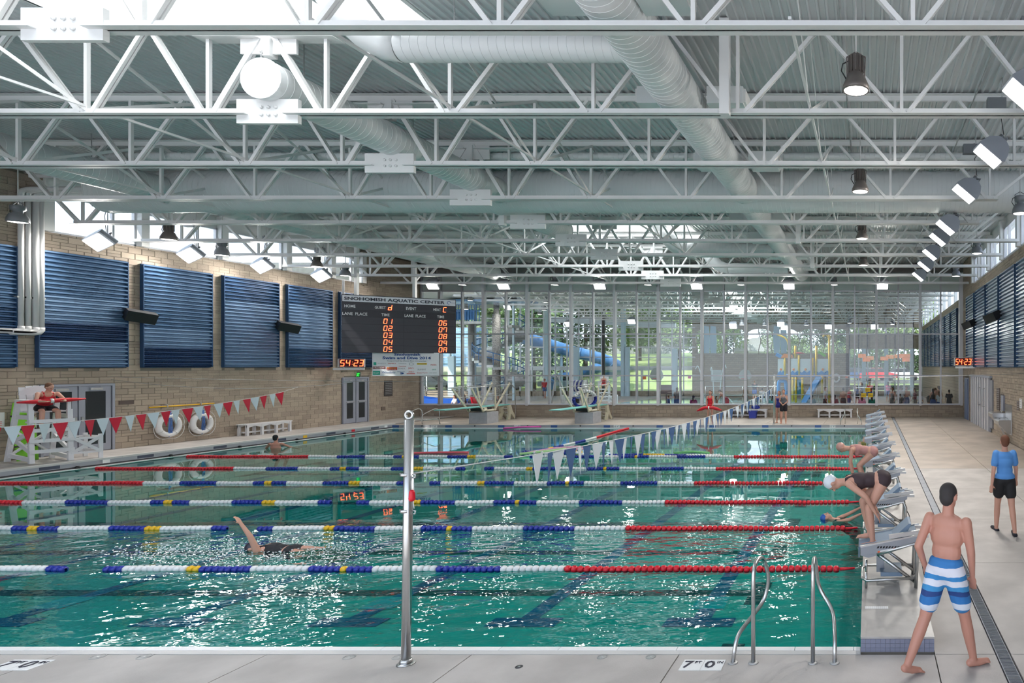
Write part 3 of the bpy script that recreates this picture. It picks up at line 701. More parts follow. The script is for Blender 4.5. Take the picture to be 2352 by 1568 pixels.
t = thing('storage_bag', 'small blue bag lying on the middle bench', 'bag', (-6.25, 34.95, .53)); MB().ell((0,0,.1),(.25,.15,.12)).build('bag_body', M['bplast'], t); MB().tube([(-.12,0,.18),(-.1,0,.28),(.1,0,.28),(.12,0,.18)], .012, 5).build('strap', M['black'], t)
# ------------------------------------------------------------------ loudspeakers
def speaker(label, loc, n, group):
    t = thing('wall_speaker', label, 'speaker', loc, group=group)
    R = Matrix.Rotation(math.radians(22)*n, 4, 'Y') @ Matrix.Rotation(math.radians(-25*n), 4, 'Z')
    MB().prism([(0,-.14),(.32,-.20),(.34,.16),(.0,.16),(-.06,0)], -.36, .36).xf(Matrix.Translation((.25*n,0,0)) @ R @ Matrix.Scale(n, 4, (1,0,0))).build('cabinet', M['black'], t)
    MB().beam((0,0,0),(.3*n,0,0),.07,.07).build('bracket', M['black'], t)
    MB().tube([(0.02*n,-.15,.0),(0.05*n,-.3,.15),(.02*n,-.25,.4)], .012, 5).build('cable', M['black'], t)
    MB().box((0,-.32,.36),(.03*n,-.18,.55)).build('junction_box', M['tilew'], t)
speaker('black loudspeaker on the left wall, nearer to the lifeguard', V(-25.1, 21.5, 4.65), 1, 'loudspeakers on the left wall')
speaker('black loudspeaker on the left wall, nearer to the scoreboard', V(-25.1, 26.95, 4.63), 1, 'loudspeakers on the left wall')
speaker('black loudspeaker on the right wall, nearer to the picture edge', V(5.27, 25.0, 4.90), -1, 'loudspeakers on the right wall')
speaker('black loudspeaker on the right wall, nearer to the red clock', V(5.27, 30.8, 5.0), -1, 'loudspeakers on the right wall')
# ------------------------------------------------------------------ scoreboard
PL, PR = V(-23.8, 28.5, 3.52), V(-20.2, 30.9, 3.54); bw = (PR-PL).length; U = V(PR.x-PL.x, PR.y-PL.y, 0).normalized(); Nn = U.cross(V(0,0,1)).normalized()
t = thing('scoreboard', 'large black electronic scoreboard with red digits and white title strip', 'scoreboard', PL)
BH = 2.63; O = V(0,0,0); Z = V(0,0,1)
def bp_(u, v, w=0.0): return U*(u*bw) + Z*((1-v)*BH) + Nn*w
def plate(u0, u1, v0, v1, w0, w1, m, name, par):
    a = [bp_(u0,v1,w0), bp_(u1,v1,w0), bp_(u1,v0,w0), bp_(u0,v0,w0), bp_(u0,v1,w1), bp_(u1,v1,w1), bp_(u1,v0,w1), bp_(u0,v0,w1)]
    return MB().add(a, [(0,3,2,1),(4,5,6,7),(0,1,5,4),(1,2,6,5),(2,3,7,6),(3,0,4,7)]).build(name, m, par)
plate(0, 1, 0, 1, -.22, 0, M['char2'], 'cabinet', t)
ts_ = plate(.008, .995, .012, .12, 0, .012, mat('title_strip', (.80,.80,.85), .5), 'title_strip', t)
lettering('SNOHOMISH AQUATIC CENTER', 'lettering', M['navytext'], ts_, bp_(.02,.105,.014), U, Z, BH*.066, bw*.875, bold=.03)
MB().tube([bp_(.935,.065,.016)+U*(math.cos(a*.5)*.07)+Z*(math.sin(a*.5)*.07) for a in range(11)], .012, 5).build('round_emblem', mat('emblem_blue', (.12,.15,.4), .5), ts_)
lettering('COLORADO', 'lettering', mat('emblem_grey', (.3,.3,.45), .6), ts_, bp_(.956,.075,.014), U, Z, BH*.018, bw*.035)
for (u0, u1) in ((.006, .522), (.528, .996)):
    plate(u0, u1, .135, .255, 0, .01, M['char'], 'header_panel', t)
    for r in range(5): plate(u0, u1, .385+.123*r, .385+.123*r+.113, 0, .01, M['char'], 'lane_row', t)
def wl_(s, u, v, h, w, m=None): lettering(s, 'lettering', m or M['wtext'], t, bp_(u, v, .014), U, Z, BH*h, bw*w, bold=.015)
wl_('HOME', .025, .225, .05, .09); wl_('GUEST', .275, .228, .05, .095); wl_('EVENT', .545, .225, .05, .09); wl_('HEAT', .79, .225, .05, .07)
wl_('LANE', .008, .355, .05, .085); wl_('PLACE', .113, .355, .05, .10); wl_('TIME', .332, .355, .05, .07); wl_('LANE', .532, .355, .05, .078); wl_('PLACE', .63, .355, .05, .09); wl_('TIME', .825, .355, .05, .065)
digits('d', t, bp_(.39, .24, .02), U, Z, BH*.085, .2); digits('C', t, bp_(.88, .24, .02), U, Z, BH*.085, .2)
for r in range(5):
    v_ = .385+.123*r+.100; digits('0%d' % (r+1), t, bp_(.35, v_, .02), U, Z, BH*.083, .185); digits('0%s' % '6789A'[r], t, bp_(.84, v_, .02), U, Z, BH*.083, .185)
for u_ in (.12, .62): MB().beam(bp_(u_,0,-.15), bp_(u_,0,-.15)+Z*(8.66-6.15), .13, .13).build('hanger_post', M['white'], t)
plate(.0,.02,-.25,0,-.3,-.2,M['galv'],'conduit',t)
# pace clocks
def clock(label, loc, u, arm, group):
    t = thing('pace_clock', label, 'clock', loc, group=group); u = Vector(u).normalized(); w = u.cross(Z); o = V(0,0,0)
    def bx(a0, a1, b0, b1, z0, z1, m, nm): 
        c = [o+u*a+w*b+Z*z for z in (z0, z1) for (a, b) in ((a0,b0),(a1,b0),(a1,b1),(a0,b1))]
        return MB().add(c, [(0,3,2,1),(4,5,6,7),(0,1,5,4),(1,2,6,5),(2,3,7,6),(3,0,4,7)]).build(nm, m, t)
    bx(-.05, 1.02, -.12, 0, 0, .40, M['tile'], 'case'); bx(.03, 1.0, 0, .008, .02, .38, mat('clock_face', (.08,.0,.0), .4), 'display')
    digits('54:23', t, o+u*.07+Z*.06+w*.012, u, Z, .27, .225)
    bx(-.3 if arm < 0 else 0, 1.0 if arm < 0 else 1.3, -.1, -.04, -.13, -.03, M['tilew'], 'bracket')
    for q in (.15, .8): bx(q, q+.03, -.12, -.02, -.06, .02, M['galv'], 'clip')
d = 29.6; clock('red digital pace clock below the scoreboard on the left', V((778-VX)*d/F, d, 2.87+(-3)*-1*d/F*0+.0+ (VY-843.0)*d/F), (1,.25,0), -1, 'red digital clocks')
d = 32.0; clock('red digital pace clock on the right wall above the corridor', V((2193-VX)*d/F, d, (VY-839.5)*d/F+2.87), (.72,-.69,0), 1, 'red digital clocks')
# banner
d0, d1 = 30.2, 30.2
t = thing('sponsor_banner', 'white swim meet banner with blue title and sponsor marks below the scoreboard', 'banner', (0,0,0))
B0 = PX(855, 863, 29.4); B1 = PX(1009, 864, 30.5); ub = (B1-B0); bwid = V(ub.x,ub.y,0).length; ub = V(ub.x,ub.y,0).normalized(); bh = 1.10; nb = ub.cross(Z)
t.location = B0; mb = MB(); N_ = 14; vs = []
for i in range(N_+1):
    for j, z in enumerate((0, bh)):
        vs.append(ub*(bwid*i/N_) + Z*z + nb*(.012*math.sin(i*1.3)*(1-j)))
mb.add(vs, [(2*i, 2*i+2, 2*i+3, 2*i+1) for i in range(N_)])
mb.add([v - nb*.01 for v in vs], [(2*i, 2*i+1, 2*i+3, 2*i+2) for i in range(N_)]); mb.build('banner_sheet', mat('banner_cloth', (.85,.85,.87), .7), t)
for f_ in (.02,.98): MB().beam(ub*(bwid*f_)+Z*(bh-.01), ub*(bwid*f_)+Z*(bh+.1), .012, .012).build('banner_tie', M['black'], t)
nv = mat('banner_blue', (.03,.09,.30), .6); rd = mat('banner_red', (.6,.06,.05), .6); gy = mat('banner_grey', (.30,.32,.34), .6); gn = mat('banner_green', (.02,.40,.28), .6); mr = mat('banner_maroon', (.22,.03,.04), .6); yl = mat('banner_yellow', (.75,.65,.05), .6)
def bt(s, x, y, h, w, m, bold=.01, lay=.02): lettering(s, 'lettering', m, t, ub*(bwid*x)+Z*(bh*y)+nb*lay, ub, Z, bh*h, bwid*w, bold)
def bb(x0, x1, y0, y1, m, lay=.016):
    a = [ub*(bwid*x)+Z*(bh*y)+nb*w for w in (lay-.004, lay) for (x, y) in ((x0,y0),(x1,y0),(x1,y1),(x0,y1))]
    MB().add(a, [(0,3,2,1),(4,5,6,7),(0,1,5,4),(1,2,6,5),(2,3,7,6),(3,0,4,7)]).build('printed_patch', m, t)
bt('Snohomish', .32, .86, .11, .39, nv, .03); bt('Swim and Dive 2014', .15, .71, .12, .72, nv, .03); bt('Supported by these fine companies', .22, .60, .07, .58, gy)
bb(.02,.06,.46,.58,gn); bt('SMILES', .08,.52,.03,.12,gy,0); bt('FAMILY', .23,.50,.05,.12,rd,0); bt('Union', .39,.50,.05,.11,gy,0); bt('O', .54,.44,.13,.07,gy,-.01); bb(.66,.81,.48,.55,yl); bt('LES SCHWAB', .67,.50,.035,.13,rd,0,.022); bt('PIZZA', .87,.44,.06,.09,rd,0)
bb(.01,.19,.30,.40,mr); bt('PREVIEW', .02,.325,.055,.16,M['wtext'],0,.022); bb(.21,.365,.25,.37,rd); bt("McDaniel's", .22,.315,.035,.135,yl,0,.022); bt('DO IT CENTER', .22,.265,.03,.13,M['wtext'],0,.022)
bt('Pasadena', .39,.39,.04,.11,rd,0); bt('D.N.A.', .38,.28,.06,.11,gy,0); bt("Jake's", .53,.28,.09,.08,rd,0); bt('SUMMIT', .67,.24,.06,.13,gy,0); bt('GROVE', .89,.24,.05,.06,gn,0)
bb(.01,.115,.04,.21,gn); bt('fresh', .02,.10,.06,.08,M['wtext'],0,.022); bt('Whidbey', .14,.10,.09,.20,nv,0)
MB().ell((0,0,0),(bwid*.053,.004,bh*.045),16,6).xf(Matrix.Translation(ub*(bwid*.42)+Z*(bh*.105)+nb*.018)).build('oval_mark', nv, t); bt('Ford', .39,.085,.045,.06,M['wtext'],0,.026); bt('BICKFORD', .37,.165,.025,.11,nv,0)
bt("Alfy's", .53,.12,.08,.09,rd,0); bb(.505,.63,.075,.10,rd); bt('State Farm', .66,.10,.05,.16,rd,0); bt('HOME  BAKED', .84,.10,.035,.12,gy,0)
# exit sign, plaque, misc
d = 31.0; t = thing('exit_sign', 'glowing green exit sign above the far left double door', 'sign', PX(817, 866, d))
MB().box((0,-.04,0),(.27,.0,.26)).build('sign_case', M['galv'], t); MB().box((.03,-.046,.02),(.26,-.04,.24)).build('sign_face', M['black'], t); lettering('EXIT', 'lettering', M['exit'], t, (.05,-.05,.04), (1,0,0), (0,0,1), .17, .19, .02)
t = thing('wall_plaque', 'dark bronze plaque with raised writing right of the far left door', 'plaque', (-25.1, 32.7, 1.35)); MB().box((0,0,0),(.03,.55,.8)).build('plaque_plate', mat('bronze', (.06,.05,.05), .5), t)
for k in range(7): MB().box((.03,.06,.1+.09*k),(.034,.49,.12+.09*k)).build('raised_line', M['galv'], t)
MB().box((-25.1,32.5,.62),(-25.06,32.75,.8)).build('wall_outlet', mat('outlet', (.2,.15,.12), .5), None, label='small square outlet low on the wall by the plaque', cat='outlet')
# ------------------------------------------------------------------ right wall things
def xr(px): return 5.2*F/(px-VX)
t = thing('folding_shutter', 'white ribbed folding shutter on the right wall', 'shutter', (5.27, 0, 0)); 
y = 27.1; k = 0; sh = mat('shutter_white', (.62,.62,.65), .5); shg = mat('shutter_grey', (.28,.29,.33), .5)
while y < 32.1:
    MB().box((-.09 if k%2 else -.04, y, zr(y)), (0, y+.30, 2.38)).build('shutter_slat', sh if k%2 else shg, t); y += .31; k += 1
MB().box((-.12,26.9,2.38),(-.0,32.2,2.48)).build('header', M['doorf'], t); MB().box((-.06,26.6,zr(27)+.2),(0,27.1,2.3)).build('jamb', shg, t)
for y in (29.3, 28.2): MB().tube([(-.09,y,1.1),(-.2,y,1.1),(-.2,y,1.9),(-.09,y,1.9)], .02, 6).build('handle', M['steel'], t)
t = thing('door_3', None, None, (5.27,0,0), kind='structure'); MB().box((-.05,33.05,.07),(0,34.3,2.3)).build('door_frame', M['doorf'], t); MB().box((-.08,33.15,.08),(-.04,34.2,2.22)).build('door_leaf', mat('blue_door', (.16,.22,.36), .5), t)
for (xa, xb, za, zb, lab, m) in ((2286,2293,891,941,'tall narrow brown plaque right of the folding shutter',0),(2295,2302,905,928,'short brown plaque beside the tall narrow plaque',0),(2332,2337,920,942,'small brown plaque above right of the drinking fountain',0),(2338,2343,915,937,'white notice sheet on the right wall past the fountain',1)):
    yb, ya = xr(xa), xr(xb); ym = (ya+yb)/2
    tt = thing('wall_notice', lab, 'plaque' if not m else 'notice', (5.27, ya, 2.87-(zb-VY)*ym/F)); hh = (zb-za)*ym/F
    MB().box((-.02,0,0),(0,yb-ya,hh)).build('plate', M['tilew'] if m else mat('brown_plaque', (.11,.08,.07), .5), tt)
    for k in range(int(hh/.08)): MB().box((-.022,.05,.05+k*.08),(-.02,yb-ya-.05,.065+k*.08)).build('printed_line', M['galv'], tt)
t = thing('drinking_fountain', 'double stainless steel drinking fountain on the right wall', 'fountain', (5.27, 23.2, 0))
for (y0, zt) in ((0, .90), (1.15, 1.08)):
    MB().box((-.03,y0-.05,zt-.55),(0,y0+1.0,zt+.55 if y0 == 0 else zt)).build('back_plate', M['steel'], t)
    b_ = MB().prism([(0,zt),( -.46,zt),(-.5,zt-.04),(-.48,zt-.16),(-.12,zt-.5),(0,zt-.5)], y0, y0+.9).build('basin', M['steel'], t)
    MB().tube([(-.1,y0+.2,zt),(-.1,y0+.2,zt+.06),(-.16,y0+.24,zt+.08)], .015, 6).build('spout', M['steel'], b_)
MB().prism([(-.05,.1),(-.1,.1),(-.35,.55),(-.3,.6)], .3, .36).build('skirt_brace', M['steel'], t)
MB().box((5.2,24.4,1.15),(5.27,24.8,1.75)).build('wall_panel', M['doorf'], None, label='narrow dark window slot above the drinking fountain', cat='panel')
# steel cables
def cable(label, pts_fn, r=.008, name='steel_cable', n=24):
    MB().tube([pts_fn(i/n) for i in range(n+1)], r, 5).build(name, M['galv'], None, label=label, cat='cable', group='cables across the pool')
cable('thin steel cable spanning the pool from wall to wall', lambda s: V(-25.08+30.3*s, 20.8+.4*s, 2.54+.1*s-.9*s*(1-s)))
cable('thin slack cable drooping on the left under the long cable', lambda s: V(-25.08+7.8*s, 20.9+.2*s, 2.45-.1*s-1.0*s*(1-s)))
# ------------------------------------------------------------------ lamps
def lamp_housing(kind):
    """returns root thing at origin; lens centre at z=0"""
    t = thing('x', 'x', 'lamp')
    if kind == 'flood':
        t.name = 'flood_lamp'
        pr = [(-.05,.34),(.10,.36),(.24,.30),(.33,.16),(.36,0),(.30,-.03),(-.26,-.03),(-.30,0),(-.22,.2)]
        MB().prism([(a*.95, b) for a, b in pr], -.24, .24).build('reflector_housing', mat('pale_grey_lamp', (.30,.32,.36), .4, .3), t)
        MB().box((-.25,-.21,-.045),(.29,.21,-.03)).build('lens', M['lampon'], t)
        MB().tube([(.0,0,.34),(.0,0,.5)], .045, 8).tube([(.03,0,.45),(.12,0,.52),(.12,.0,.38)], .03, 6).build('bracket', M['grey'], t)
        MB().tube([(0,0,.5),(0.02,0,1.25)], .016, 6).build('stem', M['grey'], t)
        MB().box((-.25,-.16,1.2),(.15,.0,1.42)).build('ballast_box', M['grey'], t)
        MB().tube([(.0,-.05,.5),(-.1,-.07,.8),(.1,-.09,1.1),(-.02,-.12,1.25),(-.1,-.12,1.32)], .01, 5).build('cable', M['black'], t)
    else:
        g = M['brown'] if kind == 'bell' else M['grey']
        t.name = 'downlight'
        if kind == 'bell': MB().lathe([(0,.52),(.10,.52),(.105,.50),(.105,.24),(.13,.22),(.16,.15),(.20,.06),(.205,0),(.185,-.01),(.18,.02),(0,.03)], 20).build('shade', g, t)
        else: MB().lathe([(0,.46),(.14,.46),(.15,.44),(.15,.34),(.10,.30),(.09,.27),(.16,.22),(.20,.12),(.215,.03),(.21,0),(.19,-.01),(.18,.02),(0,.03)], 20).build('shade', g, t)
        if kind == 'bell':
            for i in range(12):
                a = i*math.pi/6; MB().box((.10,-.006,.26),(.125,.006,.5)).xf(Matrix.Rotation(a, 4, 'Z')).build('cooling_fin', g, t)
        MB().lathe([(0,-.002),(.178,-.002),(.178,.012),(0,.012)], 20).build('lens', M['lampdim'], t)
        MB().tube([(-.13,0,.2),(-.14,0,.5),(0,0,.58),(.14,0,.5),(.13,0,.2)], .012, 6).build('yoke', g, t)
        MB().tube([(0,0,.55),(0,0,1.4)], .014, 6).build('stem', M['tile'], t)
        MB().tube([(-.1,0,.45),(-.2,0,.4),(-.22,0,.3),(-.15,0,.18)], .01, 5).build('power_cord', M['black'], t)
    return t
LD = {}
protos = {k: [lamp_housing(k), False] for k in ('flood', 'bell', 'dome')}
def lamp(kind, label, loc, rot=(0,0,0), group=None):
    p = protos[kind]; o = p[0] if not p[1] else copy_tree(p[0]); p[1] = True
    o.location = loc; o.rotation_euler = rot; o['label'] = label; o['group'] = group
    if kind == 'flood' and loc[1] < 35:
        ld = LD.setdefault('s', None) or bpy.data.lights.new('lamp_beam', 'SPOT'); LD['s'] = ld; ld.energy = 190; ld.spot_size = math.radians(150); ld.spot_blend = .6; ld.shadow_soft_size = .2; ld.color = (1, .95, .89)
        lo = bpy.data.objects.new('lamp_beam', ld); COL.objects.link(lo); lo.parent = o; lo.location = (0, 0, -.1)
    Re = Euler(rot).to_matrix(); Ri = Re.inverted(); a0 = Vector((0,0,.5)); wa = Vector(loc) + Re @ a0; top = Ri @ (Vector((wa.x, wa.y, 8.655)) - Vector(loc))
    for ch in o.children:
        if ch.name.startswith('stem'):
            ch.data = MB().tube([a0, top], .014, 6).mesh('stem', M['tile'])
        if ch.name.startswith('ballast_box'):
            ch.data = MB().box((-.32,-.16,-.02),(.05,.0,.2)).xf(Matrix.Translation(Ri @ (Vector((wa.x, wa.y, 8.0)) - Vector(loc))) @ Ri.to_4x4()).mesh('ballast_box', M['grey'])
        if ch.name.startswith('cable'):
            ch.data = MB().tube([Ri @ (Vector((wa.x+q[0], wa.y-.05, q[1])) - Vector(loc)) for q in ((.02,wa.z),(-.04,(wa.z+8.3)/2),(.05,8.0),(-.05,8.25))], .009, 5).mesh('cable', M['black'])
R_ = math.radians
fl_r = [(2345,215,9.7),(2268,355,12.6),(2213,442,15.2),(2171,520,17.9),(2153,548,20.4),(2135,583,23.3),(2122,610,26.0),(2108,634,28.9)]
ordn = ['nearest the viewer, cut by the picture edge','second from the viewer','third from the viewer','fourth from the viewer','fifth from the viewer','sixth from the viewer','seventh from the viewer','farthest from the viewer']
for (x, y, d), o_ in zip(fl_r, ordn): lamp('flood', 'grey bucket flood lamp in the right-hand row, ' + o_, PX(x, y, d), (R_(0), R_(38), R_(8)), 'flood lamps of the right-hand row')
for (x, y, d), o_ in zip([(225,556,19.9),(435,586,22.8),(600,612,25.5),(736,634,28.0)], ['nearest the viewer','second from the viewer','third from the viewer','nearest the scoreboard']):
    lamp('flood', 'bright flood lamp in front of the left high windows, ' + o_, PX(x, y, d), (R_(-48), R_(-25), R_(0)), 'flood lamps of the left-hand row')
for i, x in enumerate((992,1155,1376,1599,1811,2026)):
    lamp('flood', 'bright flood lamp in front of the window wall, %s from the left' % ['first','second','third','fourth','fifth','sixth'][i], PX(x, 655, 32.9), (R_(-50), 0, R_(0)), 'flood lamps in front of the window wall')
for i, x in enumerate((1062,1274,1488,1702,1916)):
    lamp('dome', 'small grey downlight in front of the window wall, %s from the left' % ['first','second','third','fourth','fifth'][i], PX(x, 654, 33.4), group='downlights in front of the window wall')
for (x, y, d), o_ in zip([(1966,208,9.5),(1976,440,15.0),(1980,548,20.5),(1983,609,26.0)], ['nearest the viewer','second from the viewer','third from the viewer','farthest from the viewer']):
    lamp('bell', 'bronze ribbed pendant downlight over the starting blocks, ' + o_, PX(x, y, d), group='pendant downlights over the starting blocks')
for (x, y, d), o_ in zip([(2343,490,16.9),(2244,582,23.2),(2196,634,28.9)], ['nearest the viewer','second from the viewer','closest to the window wall']):
    lamp('dome', 'grey dome downlight over the right deck, ' + o_, PX(x, y, d), group='downlights over the right deck')
for (x, y, d, k), o_ in zip([(41,510,17.6,'dome'),(388,550,19.6,'bell'),(510,586,22.6,'dome'),(728,612,26.0,'bell'),(793,633,28.6,'dome')], ['at the left picture edge by the pipes','against the first bright window','against the second bright window','between the last two flood lamps','above the scoreboard']):
    lamp(k, 'dark downlight hung on the left, ' + o_, PX(x, y, d), group='downlights on the left')
# conduits
for x, z, lab in ((2.2, 8.45, 'thin conduit run above the right flood lamps'), (-.45, 8.5, 'thin conduit run above the pendant downlights')):
    MB().tube([(x, 6, z), (x, 34, z)], .018, 6).build('conduit', M['galv'], None, label=lab, cat='conduit')
# ------------------------------------------------------------------ lane ropes
FM = {}
def float_mesh(c):
    if c not in FM:
        mb = MB(); mb.lathe([(.018,-.043),(.040,-.038),(.052,-.012),(.050,0),(.052,.012),(.040,.038),(.018,.043)], 8, (0,0,0), 'X')
        FM[c] = mb.mesh('rope_float', {'r': M['red'], 'w': M['wplast'], 'b': M['bplast'], 'y': M['yplast']}[c])
    return FM[c]
PAT = [(4.39,'r'),(5.34,'w'),(6.25,'b'),(7.18,'w'),(7.54,'b'),(7.72,'y'),(8.1,'b'),(9.02,'w'),(9.68,'b'),(9.87,'y'),(10.8,'w'),(11.12,'b'),(11.38,None),(12.4,'w')]
def ropecol(e):
    for lim, c in PAT:
        if e < lim: return c
    return 'w'
for i, d in enumerate(ROPES):
    t = thing('lane_rope', 'lane rope of red, white, blue and yellow floats, %s from the viewer' % ['first','second','third','fourth','fifth','sixth'][i], 'lane rope', (0, d, -.075), group='lane ropes across the pool')
    e = .47; k = 0
    while e < 22.35:
        ee = e if e < 11.38 else 22.8 - e
        c = ropecol(max(ee, .1))
        if c: mk('rope_float', float_mesh(c), t, loc=(-e, .004*math.sin(k*1.7), .006*math.sin(k*.31+i)), rot=(k*.9, 0, 0))
        e += .093; k += 1
    MB().tube([(-22.9,0,.0),(-22.3,0,-.01)], .006, 5).tube([(-.08,0,.02),(-.45,0,0)], .006, 5).build('steel_line', M['galv'], t)
    MB().tube([(-.42,0,.0),(-.2,0,.015)], .022, 8, radii=[.026,.018]).build('tensioner', M['red'], t)
t = thing('lane_rope', 'slack lane rope floating lengthwise down the middle to the far edge', 'lane rope', (-11.4, 0, -.07), group='lane ropes across the pool')
y = 30.1; k = 0
while y > 21.2:
    e = 30.1 - y; c = 'r' if e < 3.9 else 'w' if e < 4.9 else 'b' if e < 5.7 else 'w' if e < 6.6 else 'b' if e < 7.2 else 'y' if e < 7.5 else 'b'
    mk('rope_float', float_mesh(c), t, loc=(.15*math.sin(y*.8)*.5 + (0.5*max(0,23-y)/2 if y<23 else 0)*-.3, y, 0), rot=(0,0,math.pi/2+.1*math.sin(y))); y -= .093; k += 1
t = thing('lane_rope', 'tangled loose lane rope pile behind the first blue flags', 'lane rope', (-10.6, 21.35, -.06), group='lane ropes across the pool')
random.seed(3)
for k in range(60):
    a = k*.21; r = .35+.012*k; mk('rope_float', float_mesh('bbwwby'[(k//6) % 6]), t, loc=(r*math.cos(a)*1.2, r*math.sin(a)*.35, .03*(k%3)), rot=(0,0,a+1.57))
t = thing('lane_rope', 'doubled loose lane rope floating beside the sixth rope on the right', 'lane rope', (0, 21.0, -.07), group='lane ropes across the pool')
for k in range(40): mk('rope_float', float_mesh('bbbyybbwww'[(k//4) % 10]), t, loc=(-8.6+k*.093, .1*math.sin(k*.16), 0))
def noodle(label, pts, m):
    pts = [Vector(p) for p in pts]; q = []
    for a, b in zip(pts, pts[1:]):
        for s in range(4): q.append(a.lerp(b, s/4))
    q.append(pts[-1]); MB().tube(q, .04, 10).build('pool_noodle', m, None, label=label, cat='pool noodle', group='pool noodles')
pk = mat('pink_foam', (.75,.10,.42), .7)
noodle('magenta pool noodle floating at the far pool edge', [(-17.3,29.9,-.05),(-16.6,29.95,.0),(-15.6,30.05,.02)], pk)
noodle('coral red pool noodle floating behind the sixth lane rope', [(-15.5,21.4,-.06),(-14.6,21.5,-.05),(-13.7,21.6,-.06)], mat('coral_foam', (.8,.12,.15), .7))
noodle('pink pool noodle looped in the tangled rope pile', [(-11.5,21.3,-.03),(-10.9,22.0,.03),(-10.2,22.3,.05),(-9.8,21.9,.03),(-10.4,21.6,.03)], mat('light_pink_foam', (.85,.45,.6), .7))
noodle('pale green pool noodle among the tangled ropes', [(-11.6,21.0,-.03),(-10.9,21.2,.03),(-10.4,21.7,.05)], mat('pale_green_foam', (.5,.8,.35), .7))
noodle('green pool noodle floating at the sixth rope on the right', [(-6.6,21.4,-.05),(-6.0,21.55,-.03),(-5.4,21.4,-.05)], mat('green_foam', (.25,.65,.25), .7))
# ------------------------------------------------------------------ pennant lines
def pennants(label, X, d0, d1, zf, colors, pitch, w, h, endA, endB):
    t = thing('pennant_line', label, 'pennant line', (X, 0, 0), group='backstroke pennant lines')
    ms = [MB().add([(0,-w/2,0),(0,w/2,0),(0,0,-h),(.006,-w/2,0),(.006,w/2,0),(.006,0,-h)], [(0,2,1),(3,4,5),(0,1,4,3),(1,2,5,4),(2,0,3,5)]).mesh('pennant', m) for m in colors]
    d = d0; k = 0; line = []
    while d <= d1:
        mk('pennant', ms[k % 2], t, loc=(.02*math.sin(k*2.3), d, zf(d)), rot=(math.atan((zf(d+.1)-zf(d))/.1), .05*math.sin(k*1.3), .25*math.sin(k*1.9))); line.append((0,d,zf(d)+.005)); d += pitch; k += 1
    MB().tube([endA] + line + [endB], .007, 5).build('cord', M['wplast'], t)
pen_w = mat('white_pennant', (.72,.75,.80), .7); pen_b = mat('navy_pennant', (.055,.12,.28), .7); pen_r = mat('red_pennant', (.62,.015,.045), .7); pen_lw = mat('pale_pennant', (.62,.72,.78), .7)
pennants('long line of blue and white pennants over the right end of the pool', -4.52, 8.62, 29.5, lambda d: 1.46+((d-17.5)/12.2)**2*.4, [pen_w, pen_b], .31, .27, .42, (.05,6.1,1.83), (-.05,30.6,2.0))
pennants('sagging line of red and white pennants at the left end of the pool', -18.5, 11.2, 20.1, lambda d: 1.575+.0115*(d-13.4)**2, [pen_r, pen_lw], .27, .245, .40, (0,6.4,2.1), (-.3,20.8,2.2))
# posts
def post(label, loc, top, ringr):
    t = thing('flag_post', label, 'post', loc, group='steel flag posts'); 
    MB().tube([(0,0,0),(.03,0,top)], .04, 14).build('tube', M['steel'], t)
    MB().tube([(.03+ringr*math.cos(a*math.pi/8), 0, top+.01+ringr+ringr*math.sin(a*math.pi/8)) for a in range(16)], .013, 6, True).build('eye_ring', M['steel'], t)
    MB().lathe([(0,.012),(.075,.012),(.08,0),(.0,0)], 16).lathe([(.04,.05),(.05,.05),(.055,.012),(.04,.012)], 16).build('base_flange', M['steel'], t)
    return t
t = post('tall stainless steel post on the near pool edge', (-4.47, 6.10, 0), 2.36, .035)
for z in (1.83, 1.48): MB().lathe([(.046,z-.015),(.052,z-.015),(.052,z+.015),(.046,z+.015)], 14).tube([(.05,0,z),(.09,0,z),(.09,0,z-.03),(.06,0,z-.03)], .007, 5).build('cord_clamp', M['steel'], t)
MB().cap((.065,-.01,1.66),(.065,-.01,1.60),.025,.03,10).build('red_cleat', M['red'], t); MB().tube([(.07,0,1.82),(.075,0,1.7),(.07,0,1.55),(.08,0,1.5)], .004, 5).build('hanging_cord', M['wplast'], t)
post('slim steel post at the far pool edge by the two girls', (-4.6, 30.7, .07), 2.35, .035)
# ------------------------------------------------------------------ grab rails
def tubething(name, label, cat, pts, r, m, group, flange=True):
    P_ = [Vector(p) for p in pts]; q = [P_[0]]
    for a, b, c in zip(P_, P_[1:], P_[2:]):
        la = min((b-a).length, (c-b).length)*.45
        s0 = b + (a-b).normalized()*la; s1 = b + (c-b).normalized()*la
        for k in range(5):
            u_ = k/4; q.append(s0*(1-u_)**2 + b*(2*u_*(1-u_)) + s1*u_**2)
    q.append(P_[-1]); t = thing(name, label, cat, q[0], group=group)
    MB().tube([p-q[0] for p in q], r, 12).build('rail_tube', m, t)
    if flange:
        for e in (q[0], q[-1]): MB().lathe([(0,.01),(.045,.01),(.05,0),(0,0)], 14, tuple(e-q[0])).build('flange', M['galv'], t)
tubething('grab_rail', 'bent stainless steel grab rail, left of the near pair', 'rail', [(-1.118,6.12,0),(-1.118,6.12,.96),(-1.09,6.5,.93),(-1.04,6.62,.66),(-1.09,6.62,.42),(-1.30,6.2,.22),(-1.315,6.12,0)], .021, M['steel'], 'near grab rails')
tubething('grab_rail', 'bent stainless steel grab rail, right of the near pair', 'rail', [(-.54,6.12,0),(-.54,6.12,.96),(-.55,6.5,.93),(-.53,6.62,.56),(-.36,6.5,.36),(-.33,6.2,.2),(-.33,6.12,0)], .021, M['steel'], 'near grab rails')
